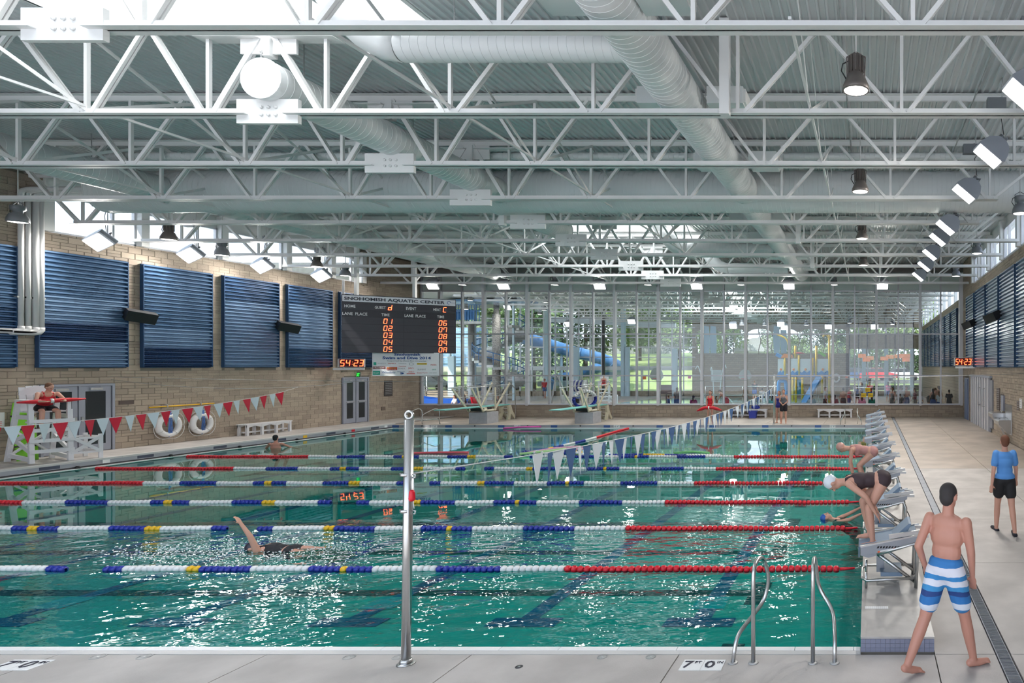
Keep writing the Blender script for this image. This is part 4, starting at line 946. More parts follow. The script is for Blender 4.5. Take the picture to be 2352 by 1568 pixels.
for (xa, lab) in ((-22.3, 'first from the left of the far left pair'), (-21.45, 'second from the left of the far left pair')):
    tubething('grab_rail', 'looped steel ladder rail, ' + lab, 'rail', [(xa+.45,30.9,.07),(xa+.45,30.9,.95),(xa,30.3,.55),(xa+.1,30.2,.3),(xa+.6,30.6,.35),(xa+.62,30.7,.07)], .02, M['steel'], 'far ladder rails', False)
for (xa, s, lab) in ((-1.15, -1, 'left rail by the far starting blocks'), (-.55, 1, 'right rail by the far starting blocks')):
    tubething('grab_rail', 'thin steel ladder rail, ' + lab, 'rail', [(xa,30.9,.07),(xa,30.9,.95),(xa+.0,30.3,.6),(xa+s*.2,30.2,.3),(xa+s*.22,30.7,.07)], .02, M['steel'], 'far ladder rails', False)
# deck lids and depth tile
for i, (x, y, r) in enumerate(((225,1508,.06),(332,1508,.06),(802,1509,.055),(915,1509,.055),(1383,1508,.05),(1495,1508,.05),(1192,1531,.035))):
    p = GP(x, y, 0.0); lab = ['first round lid from the left in the near deck','second round lid from the left in the near deck','round deck lid left of the steel post','round deck lid touching the steel post','round deck lid in the middle right of the near deck','round deck lid closest to the depth tiles','small dark drain lid below the row of deck lids'][i]
    t = thing('deck_drain', lab, 'lid', p, group='round lids in the near deck'); MB().lathe([(0,.003),(r*.8,.003),(r*.8,.001),(r*.86,.001),(r*.86,.004),(r,.004),(r,-.004),(0,-.004)], 18, smooth=False).build('lid_plate', M['galv'] if i < 6 else M['dark'], t)
    MB().box((-.01,-.01,.003),(.01,.01,.005)).build('screw', M['steel'], t)
def depth_tile(label, x):
    t = thing('depth_tile', label, 'depth marker', (x, 5.97, 0), group='depth markers in the near deck')
    for k in (0, 1): MB().box((k*.205,0,-.002),(k*.205+.2,.21,.004)).build('tile', M['tilew'], t)
    lettering('7', 'lettering', M['navytext'], t, (.02,.04,.004), (1,0,0), (0,1,0), .14, .085, .01); lettering('FT', 'lettering', M['navytext'], t, (.12,.13,.004), (1,0,0), (0,1,0), .045, .06)
    lettering('0', 'lettering', M['navytext'], t, (.225,.04,.004), (1,0,0), (0,1,0), .14, .095, .01); lettering('IN', 'lettering', M['navytext'], t, (.335,.13,.004), (1,0,0), (0,1,0), .045, .055)
depth_tile('white depth tiles reading 7 FT 0 IN left of the grab rails', -1.80); depth_tile('white depth tiles at the lower left picture corner', -8.36)
# ------------------------------------------------------------------ starting blocks
gb = mat('block_top', (.20,.28,.38), .55); gp = mat('block_plate', (.36,.38,.42), .32, .7)
def make_block():
    t = thing('starting_block', 'x', 'starting block')
    # platform top (sloping), from x=-.10 (front) to x=.60
    def sl(x): return .50 + (x+.1)*.20
    side = [(-.10,sl(-.1)-.10),(-.10,sl(-.1)),(.62,sl(.62)),(.62,sl(.62)-.06),(.30,sl(.3)-.13),(.0,sl(0)-.15)]
    for s in (-.27, .25):
        pl = MB().prism(side, s, s+.02).build('side_plate', gp, t)
        MB().beam((-.1,s+.01,sl(-.1)+.005),(.66,s+.01,sl(.66)+.005),.035,.02,(0,0,1)).build('side_rail', M['steel'], t)
        for k in range(9): MB().prism([(.10+.035*k,sl(.1)-.055),(.125+.035*k,sl(.12)-.055),(.135+.035*k,sl(.13)-.03),(.11+.035*k,sl(.1)-.03)], s-.003 if s<0 else s+.02, s if s<0 else s+.023).build('slot', M['black'], pl)
        MB().prism([(.14,sl(.14)-.115),(.30,sl(.3)-.115),(.30,sl(.3)-.09),(.14,sl(.14)-.09)], s-.003 if s<0 else s+.02, s if s<0 else s+.023).build('label_strip', M['wplast'], pl)
        for q in (.11,.30): MB().prism([(q,sl(q)-.115),(q+.03,sl(q)-.11),(q+.03,sl(q)-.085),(q,sl(q)-.09)], s-.004 if s<0 else s+.02, s if s<0 else s+.024).build('orange_mark', mat('orange_mark', (.8,.15,.04), .5) if 'orange_mark' not in bpy.data.materials else bpy.data.materials['orange_mark'], pl)
    MB().prism([(-.12,sl(-.12)-.015),(-.12,sl(-.12)),(.60,sl(.6)),(.60,sl(.6)-.015)], -.25, .25).build('top_deck', gb, t)
    MB().prism([(-.125,sl(-.12)-.12),(-.125,sl(-.12)),(-.11,sl(-.12)),(-.11,sl(-.12)-.12)], -.25, .25).build('front_plate', gb, t)
    MB().prism([(.30,sl(.3)+.01),(.50,sl(.5)+.15),(.53,sl(.53)+.14),(.46,sl(.46)+.01)], -.19, .19).build('kick_wedge', gb, t)
    MB().beam((.25,-.27,sl(.25)+.06),(.72,-.27,sl(.72)+.04),.03,.05).build('wedge_rail', M['steel'], t)
    MB().box((.60,-.24,sl(.6)-.03),(.74,-.20,sl(.6)+.01)).box((.60,.20,sl(.6)-.03),(.74,.24,sl(.6)+.01)).build('rear_tab', M['steel'], t)
    # base frame
    MB().tube([(-.03,-.26,.0),(-.03,-.26,.19)], .017, 8).tube([(-.03,.26,.0),(-.03,.26,.19)], .017, 8).build('front_post', M['steel'], t)
    MB().tube([(.58,-.26,.0),(.60,-.26,.44),(.56,-.26,sl(.56)-.09),(.1,-.26,sl(.1)-.13)], .024, 10).build('leg', M['steel'], t)
    MB().tube([(.58,.26,.0),(.60,.26,.44),(.56,.26,sl(.56)-.09),(.1,.26,sl(.1)-.13)], .024, 10).build('leg', M['steel'], t)
    for s in (-.24, .24):
        MB().tube([(.12,s,sl(.12)-.14),(.58,s,.06)], .022, 8).build('brace', M['steel'], t)
    MB().tube([(.60,-.26,.12),(-.02,-.30,.10),(-.08,-.2,.10),(-.08,.2,.10),(-.02,.30,.10),(.60,.26,.12)], .018, 8).build('step_frame', M['steel'], t)
    MB().box((.15,-.2,.12),(.42,.2,.17)).build('rear_step', gb, t)
    MB().box((.10,-.03,.12),(.2,.03,sl(.15)-.12)).build('centre_gusset', gp, t)
    MB().tube([(.55,-.1,.5),(.66,-.12,.3),(.7,-.15,.1),(.72,-.3,.05)], .008, 5).build('cable', M['black'], t)
    return t
bo = ['nearest the viewer, under the swimmer about to dive','second from the viewer','third from the viewer','fourth from the viewer','fifth from the viewer','sixth from the viewer','seventh from the viewer','eighth from the viewer','ninth from the viewer','farthest, at the far pool edge']
blk = make_block()
for i, d in enumerate(LANES):
    o = blk if i == 0 else copy_tree(blk)
    o.location = (-.0, d+.07, .155); o['label'] = 'steel starting block with blue top, ' + bo[i]; o['group'] = 'starting blocks'
# ------------------------------------------------------------------ diving boards
def springboard(X, lab):
    t = thing('diving_board', lab, 'diving board', (X, 31.0, .07), group='diving boards')
    MB().box((-.28,0,0),(.62,.95,.55)).build('pedestal', mat('grey_pedestal', (.42,.43,.46), .7, noise=.08), t)
    MB().prism([(-2.55,.82),(-2.55,.86),(2.6,.82),(2.6,.77)], -.25+.0, .25, 'X').build('board', M['aqua'], t)
    for y in (.05, .65): pass
    for s in (-.34, .38):
        MB().tube([(s,.05,.62),(s,.3,.68),(s,.35,.62),(s,.9,.62)], .06, 8).build('side_frame', M['cream'], t)
        for (ya, yb) in ((.1,-1.0),(1.1,.9),(1.0,2.2)):
            MB().beam((s,ya,.6),(s+.1*(1 if s>0 else -1),yb,1.95 if yb>1 else 1.75),.09,.05,(1,0,0)).build('upright', M['cream'], t)
        MB().tube([(s*1.2,-1.3,1.80),(s*1.2,2.4,1.88),(s*1.2,2.75,1.6),(s*1.2,2.8,.0)], .022, 8).build('handrail', M['steel'], t)
        MB().tube([(s*1.2,-.7,1.3),(s*1.2,2.75,1.36)], .018, 8).build('mid_rail', M['steel'], t)
    MB().box((-.3,.15,.6),(.34,.85,.75)).build('fulcrum_box', M['black'], t); MB().tube([(-.35,.3,.7),(.4,.3,.7)], .09, 12).build('fulcrum_roller', M['cream'], t)
    MB().box((-.2,2.4,.7),(.2,2.6,.76)).build('hinge', M['cream'], t)
    for s in (-.22, .22):
        MB().prism([(2.45,.75),(2.7,.78),(2.85,.45),(3.25,.0),(3.05,.0),(2.72,.3),(2.62,.0),(2.4,.0),(2.55,.4)], s-.05, s+.05, 'X').build('ladder_side', M['cream'], t)
    for k in range(3): MB().box((-.22,2.7+.13*k,.55-.2*k),(.22,2.85+.13*k,.58-.2*k)).build('step', M['wplast'], t)
springboard(-19.35, 'aqua diving board on grey pedestal, the left of two'); springboard(-14.15, 'aqua diving board on grey pedestal, the right of two')
# lap rope reel hanging float garland on right board
t = thing('float_garland', 'white and blue float garland hung on the right diving board rail', 'garland', (-14.15-.45, 31.2, 1.3))
for k in range(26):
    a = math.pi*2*k/26; mk('rope_float', float_mesh('w' if math.sin(a) > .3 else 'b'), t, loc=(.0+.75*math.cos(a)*.3, 1.3+.75*math.cos(a), .42*math.sin(a)-.1), rot=(0,0,1.57), scale=(1.6,1.7,1.7))
# ------------------------------------------------------------------ lifeguard chair (facing local -Y)
gm = mat('lime_board', (.22,.62,.03), .5)
def lifeguard_chair():
    t = thing('lifeguard_chair', 'tall white lifeguard chair with ladder steps on the left deck', 'lifeguard chair', (-23.9, 18.3, .13), R_(70)); m = M['chairw']
    zs_ = 1.45
    for s in (-.36, .36):
        MB().beam((s,-.42,0),(s,-.36,zs_+.05),.10,.10).build('front_post', m, t)
        MB().beam((s*1.15,.85,0),(s,.36,zs_+.3),.10,.08).build('rear_post', m, t)
        MB().beam((s,-.40,.9),(s*1.1,.6,.55),.05,.11).build('side_brace', m, t); MB().beam((s,-.40,.3),(s*1.1,.75,.75),.05,.11).build('side_brace', m, t); MB().beam((s,-.4,1.3),(s,.42,1.3),.05,.12).build('side_rail', m, t)
        MB().beam((s,-.4,.1),(s*1.1,.8,.18),.05,.12).build('side_rail', m, t)
        MB().box((s-.07,-.42,zs_+.31),(s+.07,.35,zs_+.35)).build('armrest', m, t)
        MB().beam((s,-.33,zs_),(s,-.33,zs_+.31),.07,.07).build('arm_post', m, t)
    for k, z in enumerate((.28,.58,.88,1.14)):
        MB().box((-.42,-.50,z),(.42,-.44,z+.10)).build('rung', m, t)
    MB().box((-.36,-.52,1.14),(.36,-.05,1.18)).build('footrest', m, t)
    MB().beam((-.36,.8,.2),(.36,.62,.9),.05,.10,(0,1,0)).build('rear_brace', m, t); MB().beam((.36,.8,.2),(-.36,.62,.9),.05,.10,(0,1,0)).build('rear_brace', m, t)
    for k in range(4): MB().box((-.34,-.28+.16*k,zs_-.02),(.34,-.14+.16*k,zs_+.02)).build('seat_slat', m, t)
    for k in range(5):
        x = -.26+.13*k; h = .62+.12*math.cos(x*3.4); MB().beam((x,.36,zs_),(x,.50,zs_+h),.12,.03,(0,1,0)).build('back_slat', m, t)
    MB().prism([(-.33,.50),(.33,.50),(.30,.62),(.15,.72),(0,.75),(-.15,.72),(-.30,.62)], .44, .50).xf(Matrix.Translation((0,0,zs_-.02))).build('back_crown', m, t)
    for s in (-1, 1): MB().box((.42+.5,-.45 if s<0 else .45,0),(.50+.5,-.37 if s<0 else .53,.72)).build('platform_leg', m, t)
    for z in (.2,.62): MB().beam((.36,-.42,z),(.98,-.42,z),.09,.05).beam((.36,.5,z),(.98,.5,z),.09,.05).beam((.96,-.42,z),(.96,.5,z),.05,.09).build('platform_rail', m, t)
    MB().beam((.38,-.44,.2),(.96,-.44,.66),.08,.04,(0,1,0)).beam((.38,-.46,.66),(.96,-.46,.2),.08,.04,(0,1,0)).build('cross_brace', m, t)
    return t
lifeguard_chair()
t = thing('rescue_board', 'lime green spine board leaning behind the lifeguard chair', 'rescue board', (-24.62, 18.5, .13), R_(75))
MB().prism([(-.2,0),(.2,0),(.22,.5),(.22,1.3),(.14,1.72),(-.14,1.72),(-.22,1.3),(-.22,.5)], 0, .05).xf(Matrix.Rotation(R_(-12), 4, 'X')).build('board', gm, t)
for z in (.4,.9,1.3): MB().box((-.23,-.012,z),(.23,-.0,z+.05)).xf(Matrix.Rotation(R_(-12), 4, 'X')).build('strap', M['black'], t)
# ------------------------------------------------------------------ people
CL = {}
def cmat(c, rough=.75):
    k = tuple(c)
    if k not in CL: CL[k] = mat('cloth_%d' % len(CL), k, rough)
    return CL[k]
def dirv(pitch, out, side):
    p = math.radians(pitch); o = math.radians(out)
    return Vector((side*math.sin(o), math.sin(p)*math.cos(o), -math.cos(p)*math.cos(o)))
def remesh(o, vs, smooth=4):
    m = o.modifiers.new('remesh', 'REMESH'); m.mode = 'VOXEL'; m.voxel_size = vs; m.use_smooth_shade = True
    s = o.modifiers.new('smooth', 'SMOOTH'); s.iterations = smooth; s.factor = .5
    return o
def person(label, loc, rz, lean=0, twist=0, legs=((0,0,3),(0,0,3)), arms=((0,8,0,8),(0,8,0,8)), head=(0,0), h=1.72, female=False,
           skin=None, hair=(.08,.05,.03), hairstyle='short', wear=(), pz=None, vs=.012, group=None, bend=None, feet=True, cap=None, fingers=True, footdir=None, legdirs=None, armdirs=None, torsodir=None, armworld=False, name='person'):
    """facing local +Y. legs: (thigh pitch, knee bend, out). arms: (upper pitch, upper out, fore pitch, fore out)"""
    skin = skin or M['skin']; s = h/1.75; W_ = .165 if female else .195; t = thing(name, label, 'person', loc, rz, group)
    MBb = MB(); up = Vector((0, math.sin(math.radians(lean)), math.cos(math.radians(lean))))
    if torsodir: up = Vector(torsodir).normalized()
    right = Vector((math.cos(math.radians(twist)), math.sin(math.radians(twist)), 0)); right = (right - up*right.dot(up)).normalized(); fwd = up.cross(right).normalized()
    L1, L2 = .43*s, .43*s
    pts = []
    for i, sd in enumerate((-1, 1)):
        if legdirs: a, b = Vector(legdirs[i][0]).normalized(), Vector(legdirs[i][1]).normalized()
        else: a = dirv(legs[i][0], legs[i][2], sd); b = dirv(legs[i][0]-legs[i][1], legs[i][2]*.3, sd)
        pts.append((a, b))
    low = min((a*L1+b*L2).z for a, b in pts)
    P = Vector((0,0, (pz if pz is not None else -low + .085*s)))
    J = {'P': P}
    Rm = Matrix((right, fwd, up)).transposed()
    hipz = .50*s
    chest = P + up*(.36*s); neck = P + up*(.50*s)
    hr = math.radians(head[0]); hu = (up*math.cos(math.radians(head[1])) + fwd*math.sin(math.radians(head[1]))).normalized() if True else up
    hc = neck + (up*.4+hu*.6).normalized()*(.155*s)
    b = MBb
    b.ell(P + up*.02*s, (.165*s, .115*s, .12*s), 14, 10, Rm); b.ell(P + up*.16*s, ((.125 if female else .145)*s, .095*s, .14*s), 14, 10, Rm)
    b.ell(P + up*.30*s, ((.140 if female else .165)*s, .105*s, .15*s), 14, 10, Rm); b.ell(P + up*.41*s, (W_*.86*s, .09*s, .10*s), 14, 10, Rm)
    if female: 
        for q in (-1, 1): b.ell(P + up*.33*s + fwd*.075*s + right*(q*.065*s), (.06*s,.055*s,.06*s), 10, 8, Rm)
    b.cap(neck - up*.04*s, hc - hu*.04*s, .058*s, .052*s)
    face = (fwd*math.cos(hr) + right*math.sin(hr)); face = (face - hu*face.dot(hu)).normalized(); hrgt = face.cross(hu).normalized()
    Rh = Matrix((hrgt, face, hu)).transposed()
    b.ell(hc + hu*.02*s, (.073*s, .092*s, .100*s), 16, 12, Rh); b.ell(hc - hu*.055*s + face*.025*s, (.052*s, .060*s, .055*s), 12, 8, Rh)
    b.cap(hc + face*.088*s + hu*.01*s, hc + face*.108*s - hu*.018*s, .011*s, .015*s, 8)
    for q in (-1, 1): b.ell(hc + hrgt*(q*.076*s), (.013*s, .022*s, .032*s), 8, 6, Rh)
    clothes = {}
    def cb(nm):
        if nm not in clothes: clothes[nm] = MB()
        return clothes[nm]
    wear = dict(wear)
    for i, sd in enumerate((-1, 1)):
        hp = P + right*(sd*.085*s) - up*.03*s; a, c = pts[i]; kn = hp + a*L1; an = kn + c*L2
        b.cap(hp, kn, .088*s, .056*s, 12); b.cap(kn, kn.lerp(an, .35), .055*s, .056*s, 12); b.cap(kn.lerp(an, .35), an, .056*s, .036*s, 12); J['kn%d' % i] = kn; J['an%d' % i] = an
        fd = Vector(footdir[i]).normalized() if footdir else Vector((sd*.15, 1, 0)).normalized()
        if not footdir and abs(c.z) < .5: fd = (Vector(c)*.4 + Vector((0,0,-1)) * .0 + Vector((0,1,0))).normalized()
        if feet:
            sole = an + Vector((0,0,-.045*s)); b.cap(an - fd*.04*s + Vector((0,0,-.035*s)), sole + fd*.06*s, .036*s, .034*s, 10)
            b.cap(sole + fd*.05*s, sole + fd*.15*s, .036*s, .026*s, 10)
            sr = fd.cross(Vector((0,0,1))).normalized()
            if fingers:
                for k in range(5): o_ = sr*((k-2)*.017*s); b.cap(sole + fd*.14*s + o_, sole + fd*(.185-.006*abs(k-(0 if sd*1>0 else 4)))*s + o_ - Vector((0,0,.008)), .013*s, .010*s, 6)
            if 'shoes' in wear:
                m_ = cb('shoes'); m_.cap(an - fd*.045*s + Vector((0,0,-.05*s)), sole + fd*.17*s, .044*s, .040*s, 10)
        for nm, ln, ex in (('shorts', .52, .022), ('trunks', .70, .020), ('brief', .10, .010), ('suit', .05, .008), ('trousers', 1.0, .02)):
            if nm in wear:
                m_ = cb(nm); m_.cap(hp, hp + a*L1*min(ln,1), .088*s+ex, (.088-.032*ln)*s+ex+(.008 if ln > .4 else 0), 14)
                if nm == 'trousers': m_.cap(kn, kn + c*L2*.95, .07*s, .055*s, 12)
    for nm in ('shorts', 'trunks', 'brief', 'suit', 'trousers'):
        if nm in wear:
            ex = .016 if nm in ('trunks','shorts','trousers') else .009
            cb(nm).ell(P + up*.0*s, (.165*s+ex, .115*s+ex, .11*s+ex), 16, 10, Rm)
            if nm != 'suit': cb(nm).ell(P + up*.07*s, (.150*s+ex, .10*s+ex, .06*s), 16, 8, Rm)
    for nm, ex in (('tee', .02), ('tank', .014), ('suit', .009)):
        if nm in wear:
            m_ = cb(nm); m_.ell(P + up*.16*s, ((.125 if female else .145)*s+ex, .095*s+ex, .15*s), 16, 10, Rm); m_.ell(P + up*.30*s, ((.140 if female else .165)*s+ex*.8, .105*s+ex, .14*s), 16, 10, Rm)
            if nm == 'tee': m_.ell(P + up*.41*s, (W_*.86*s+ex, .09*s+ex, .095*s), 16, 10, Rm); m_.ell(P + up*.05*s, (.165*s+ex,.115*s+ex,.10*s),16,10,Rm)
            else:
                if female: 
                    for q in (-1, 1): m_.ell(P + up*.33*s + fwd*.075*s + right*(q*.065*s), (.065*s,.062*s,.065*s), 10, 8, Rm)
                for q in (-1, 1):
                    sh_ = P + up*(.475*s) + right*(q*.085*s)
                    m_.cap(P + up*.36*s + right*(q*.07*s) + fwd*.085*s, sh_ + fwd*.04*s, .022*s, .02*s, 8); m_.cap(sh_ + fwd*.04*s, sh_ - fwd*.055*s, .022*s, .02*s, 8); m_.cap(sh_ - fwd*.055*s, P + up*.34*s + right*(q*.05*s) - fwd*.09*s, .022*s, .022*s, 8)
    for i, sd in enumerate((-1, 1)):
        sh = P + up*.445*s + right*(sd*W_*.93*s)
        if armdirs: a, c = [Matrix.Rotation(-rz if armworld else 0, 3, 'Z') @ Vector(q).normalized() for q in armdirs[i]]
        else: a = dirv(arms[i][0], arms[i][1], sd); c = dirv(arms[i][2], arms[i][3], sd)
        el = sh + a*(.285*s); wr_ = el + c*(.245*s)
        b.cap(sh, el, .052*s, .040*s, 10); b.cap(el, wr_, .040*s, .026*s, 10)
        side = c.cross(fwd if abs(c.dot(fwd)) < .8 else up).normalized()*sd; nrm = c.cross(side).normalized()
        pm_ = wr_ + c*(.05*s); Rp = Matrix((side, nrm, c)).transposed()
        b.ell(pm_, (.040*s, .018*s, .052*s), 10, 8, Rp)
        if fingers:
            for k in range(4):
                o_ = wr_ + c*(.085*s) + side*((k-1.5)*.020*s); ln = (.062,.072,.068,.052)[k]*s; m1 = o_ + c*ln*.55 + nrm*.004; m2 = m1 + (c*.8 - nrm*.6*sd).normalized()*ln*.5
                b.cap(o_, m1, .0095*s, .009*s, 6); b.cap(m1, m2, .009*s, .0075*s, 6)
            tb = wr_ + c*.025*s - side*.03*s; tm = tb + (c*.7 - side*.7).normalized()*.045*s; b.cap(tb, tm, .012*s, .010*s, 6); b.cap(tm, tm + (c*.95 - side*.2).normalized()*.03*s, .010*s, .008*s, 6)
        else: b.cap(pm_, pm_ + c*.09*s, .032*s, .022*s, 8)
        J['wr%d' % i] = wr_
        if 'tee' in wear: cb('tee').cap(sh - a*.01, sh + a*(.17*s), .066*s, .066*s, 12)
    body = remesh(b.build('body', skin, t), vs)
    for nm, m_ in clothes.items():
        mt = wear[nm]; mt = mt if not isinstance(mt, tuple) else cmat(mt)
        remesh(m_.build({'brief':'swim_trunks','trunks':'swim_trunks','suit':'swimsuit','tank':'tank_top','tee':'t_shirt'}.get(nm, nm), mt, t), max(vs, .014), 2)
    # hair / cap
    hm = MB()
    if cap: hm.ell(hc + hu*.035*s - face*.012*s, (.081*s, .098*s, .098*s), 16, 12, Rh); remesh(hm.build('swim_cap', cmat(cap, .35), t), .012, 2)
    elif hairstyle:
        hm.ell(hc + hu*.048*s - face*.020*s, (.081*s, .090*s, .086*s), 14, 10, Rh); hm.ell(hc - face*.04*s - hu*.0*s, (.072*s, .062*s, .085*s), 14, 10, Rh)
        if hairstyle == 'bun': hm.ell(hc + hu*.07*s - face*.10*s, (.04*s,.04*s,.04*s), 10, 8)
        if hairstyle == 'long': hm.cap(hc - face*.05*s, hc - face*.085*s - hu*.22*s, .068*s, .05*s, 12)
        remesh(hm.build('hair', cmat(hair), t), .012, 3)
    if vs < .02:
        for q in (-1, 1):
            e_ = MB().ell(hc + face*.083*s + hrgt*(q*.031*s) + hu*.012*s, (.011*s,.006*s,.007*s), 8, 6, Rh).build('eye', cmat((.03,.02,.02)), t)
        MB().ell(hc + face*.083*s - hu*.05*s, (.024*s,.008*s,.007*s), 8, 6, Rh).build('mouth', cmat((.45,.12,.10)), t)
    t_J = {k: v for k, v in J.items()}; J.update(hc=hc, face=face, hu=hu, neck=neck, up=up, right=right, fwd=fwd, s=s)
    return t, J
stripe = bpy.data.materials.new('striped_trunks'); stripe.use_nodes = True
n = stripe.node_tree.nodes; l = stripe.node_tree.links; bb_ = n['Principled BSDF']; bb_.inputs['Roughness'].default_value = .75
tcs = n.new('ShaderNodeTexCoord'); sps = n.new('ShaderNodeSeparateXYZ'); nz = n.new('ShaderNodeTexNoise'); nz.inputs['Scale'].default_value = 6
ad = n.new('ShaderNodeMath'); ad.operation = 'MULTIPLY_ADD'; ad.inputs[1].default_value = .05; l.new(tcs.outputs['Object'], sps.inputs[0]); l.new(tcs.outputs['Object'], nz.inputs[0]); l.new(nz.outputs['Fac'], ad.inputs[0]); l.new(sps.outputs['Z'], ad.inputs[2])
mp_ = n.new('ShaderNodeMapRange'); mp_.inputs['From Min'].default_value = .50; mp_.inputs['From Max'].default_value = 1.10; l.new(ad.outputs[0], mp_.inputs[0])
rp = n.new('ShaderNodeValToRGB'); rp.color_ramp.interpolation = 'CONSTANT'
cols_ = [(0,(.02,.12,.38)),(.12,(.06,.25,.55)),(.2,(.70,.74,.82)),(.30,(.03,.18,.48)),(.42,(.02,.06,.22)),(.50,(.05,.28,.58)),(.58,(.75,.76,.84)),(.68,(.04,.24,.55)),(.76,(.74,.74,.82)),(.88,(.04,.20,.50))]
rp.color_ramp.elements[0].position = 0; rp.color_ramp.elements[0].color = (*cols_[0][1],1); rp.color_ramp.elements[1].position = cols_[1][0]; rp.color_ramp.elements[1].color = (*cols_[1][1],1)
for p_, c_ in cols_[2:]: e_ = rp.color_ramp.elements.new(p_); e_.color = (*c_, 1)
l.new(mp_.outputs[0], rp.inputs[0]); l.new(rp.outputs[0], bb_.inputs['Base Color'])
# walking man (away and to the right)
person('bare-chested man in blue and white striped trunks striding on the near right deck', (.73, 5.97, 0), R_(-58), lean=3, twist=28, h=1.80,
  legs=((-19,8,0),(17,3,0)), armworld=True, armdirs=(((-.38,-.25,-.85),(.28,.35,-.85)),((.16,.05,-1),(.10,.30,-.95))), head=(10,4), skin=M['skin2'], hair=(.035,.03,.03), wear={'trunks': stripe}, vs=.009, footdir=((-.1,1,-.32),(.15,1,.0)), pz=.963)
person('person in a blue t-shirt and black shorts walking away on the right deck', (2.36, 10.95, 0), R_(4), h=1.73, female=True, legs=((14,6,2),(-12,10,2)), arms=((-12,12,-4,8),(14,14,26,8)), hair=(.16,.06,.03), hairstyle='short',
  wear={'tee': (.10,.30,.68), 'shorts': (.012,.012,.014), 'shoes': (.02,.02,.03)}, vs=.011)
# diver bent on the first block (facing -X => rotate +90)
tb = .155+.50
person('swimmer in a black and pink suit and white cap bent over the nearest starting block', (.17, 7.98, tb), R_(90), h=1.66, female=True, torsodir=(0,.92,-.08), legdirs=(((-.0,.48,-.88),(0,-.12,-1)),((.0,.66,-.75),(.05,-.22,-1))),
  armdirs=(((-.1,-.85,-.62),(.1,-.5,-.85)),((.1,-.85,-.62),(-.05,-.5,-.85))), head=(0,-2), cap=(.72,.76,.80), wear={'suit': (.05,.03,.035)}, vs=.010, pz=.80, footdir=((-.05,1,-.1),(.05,1,-.1)))
person('swimmer crouching far back on the third starting block', (.08, LANES[2]+.05, .155+.50), R_(90), h=1.65, female=True, torsodir=(0,.8,.1), legdirs=(((0,.75,-.66),(0,-.35,-1)),((0,.7,-.7),(0,-.3,-1))),
  armdirs=(((-.05,.1,-1),(0,-.2,-1)),((.05,.1,-1),(0,-.2,-1))), cap=(.55,.3,.25), wear={'suit': (.45,.22,.2)}, vs=.014, pz=.52, fingers=False)
# backstroke starter in the water, holding the block: head away from the wall
tp, J = person('backstroke swimmer in a blue cap hanging from the nearest block in the water', (-.27, 12.3, -.09), R_(-90), h=1.68, female=True, torsodir=(0,-.82,.52), legdirs=(((-.1,.12,-.4),(0,-.9,-.2)),((.1,.12,-.4),(0,-.9,-.2))),
  armdirs=(((-.1,.8,.35),(0,.9,.5)),((.1,.85,.25),(0,.9,.45))), head=(0,-28), cap=(.02,.12,.50), wear={'suit': (.02,.02,.03)}, vs=.012, pz=-.28)
# backstroke swimmer mid pool: body along +X, head toward -X
person('backstroke swimmer in a black suit raising one arm in the second lane', (-9.35, 10.25, -.09), R_(90), h=1.7, female=True, torsodir=(0,1,.10), legdirs=(((-.03,-1,-.10),(-.02,-1,-.06)),((.03,-1,-.02),(.02,-1,-.12))),
  armdirs=(((-.2,.25,1),(-.15,.55,1)),((.3,-.6,-.5),(.1,-.8,-.3))), head=(0,6), cap=(.03,.03,.05), wear={'suit': (.02,.02,.025)}, vs=.014, pz=-.04, feet=True, fingers=True)
# man in the water at the left
person('bare-backed man standing in the water at the left pool edge', (-21.6, 23.0, -1.24), R_(15), h=1.75, legs=((80,110,6),(78,110,6)), arms=((30,40,60,30),(55,30,70,20)), skin=M['skin2'], hair=(.01,.01,.01), wear={'brief': (.02,.03,.08)}, vs=.016, fingers=False, pz=.85)
# seated lifeguard
a_ = R_(70); LG = V(-23.9, 18.3, .13+1.47)
tl, J = person('lifeguard in a red tank top seated on the tall white chair', tuple(LG), a_+math.pi, h=1.76, lean=28, pz=.10, legs=((78,80,6),(78,78,10)), arms=((42,18,88,-22),(42,18,88,-22)), head=(-20,4), skin=M['skin'], hair=(.20,.09,.05),
  wear={'tank': (.60,.02,.035), 'shorts': (.012,.012,.016)}, vs=.011)
def rescue_tube(label, pts, r=.075):
    P_ = [Vector(p) for p in pts]; q = []
    for i in range(len(P_)-1):
        for k in range(4): q.append(P_[i].lerp(P_[i+1], k/4))
    q.append(P_[-1]); t = thing('rescue_tube', label, 'rescue tube', q[0], group='red rescue tubes')
    rd_ = [r*min(1, .35+ .65*min(i, len(q)-1-i)/2) for i in range(len(q))]
    MB().tube([p-q[0] for p in q], r, 12, radii=rd_).build('foam_tube', M['red'], t)
    m_ = q[len(q)//2]-q[0]; d_ = (q[len(q)//2+1]-q[len(q)//2]).normalized()
    MB().tube([m_-d_*.03, m_+d_*.03], r+.006, 12).build('band', M['wplast'], t); MB().tube([q[-1]-q[0], q[-1]-q[0]+V(.02,0,-.25)], .01, 5).build('tow_line', M['black'], t)
rr = Matrix.Rotation(a_, 3, 'Z')
rescue_tube('red rescue tube lying across the seated lifeguard\'s knees', [LG + rr @ V(-.62,-.42,.27), LG + rr @ V(0,-.44,.29), LG + rr @ V(.66,-.42,.32)], .06)
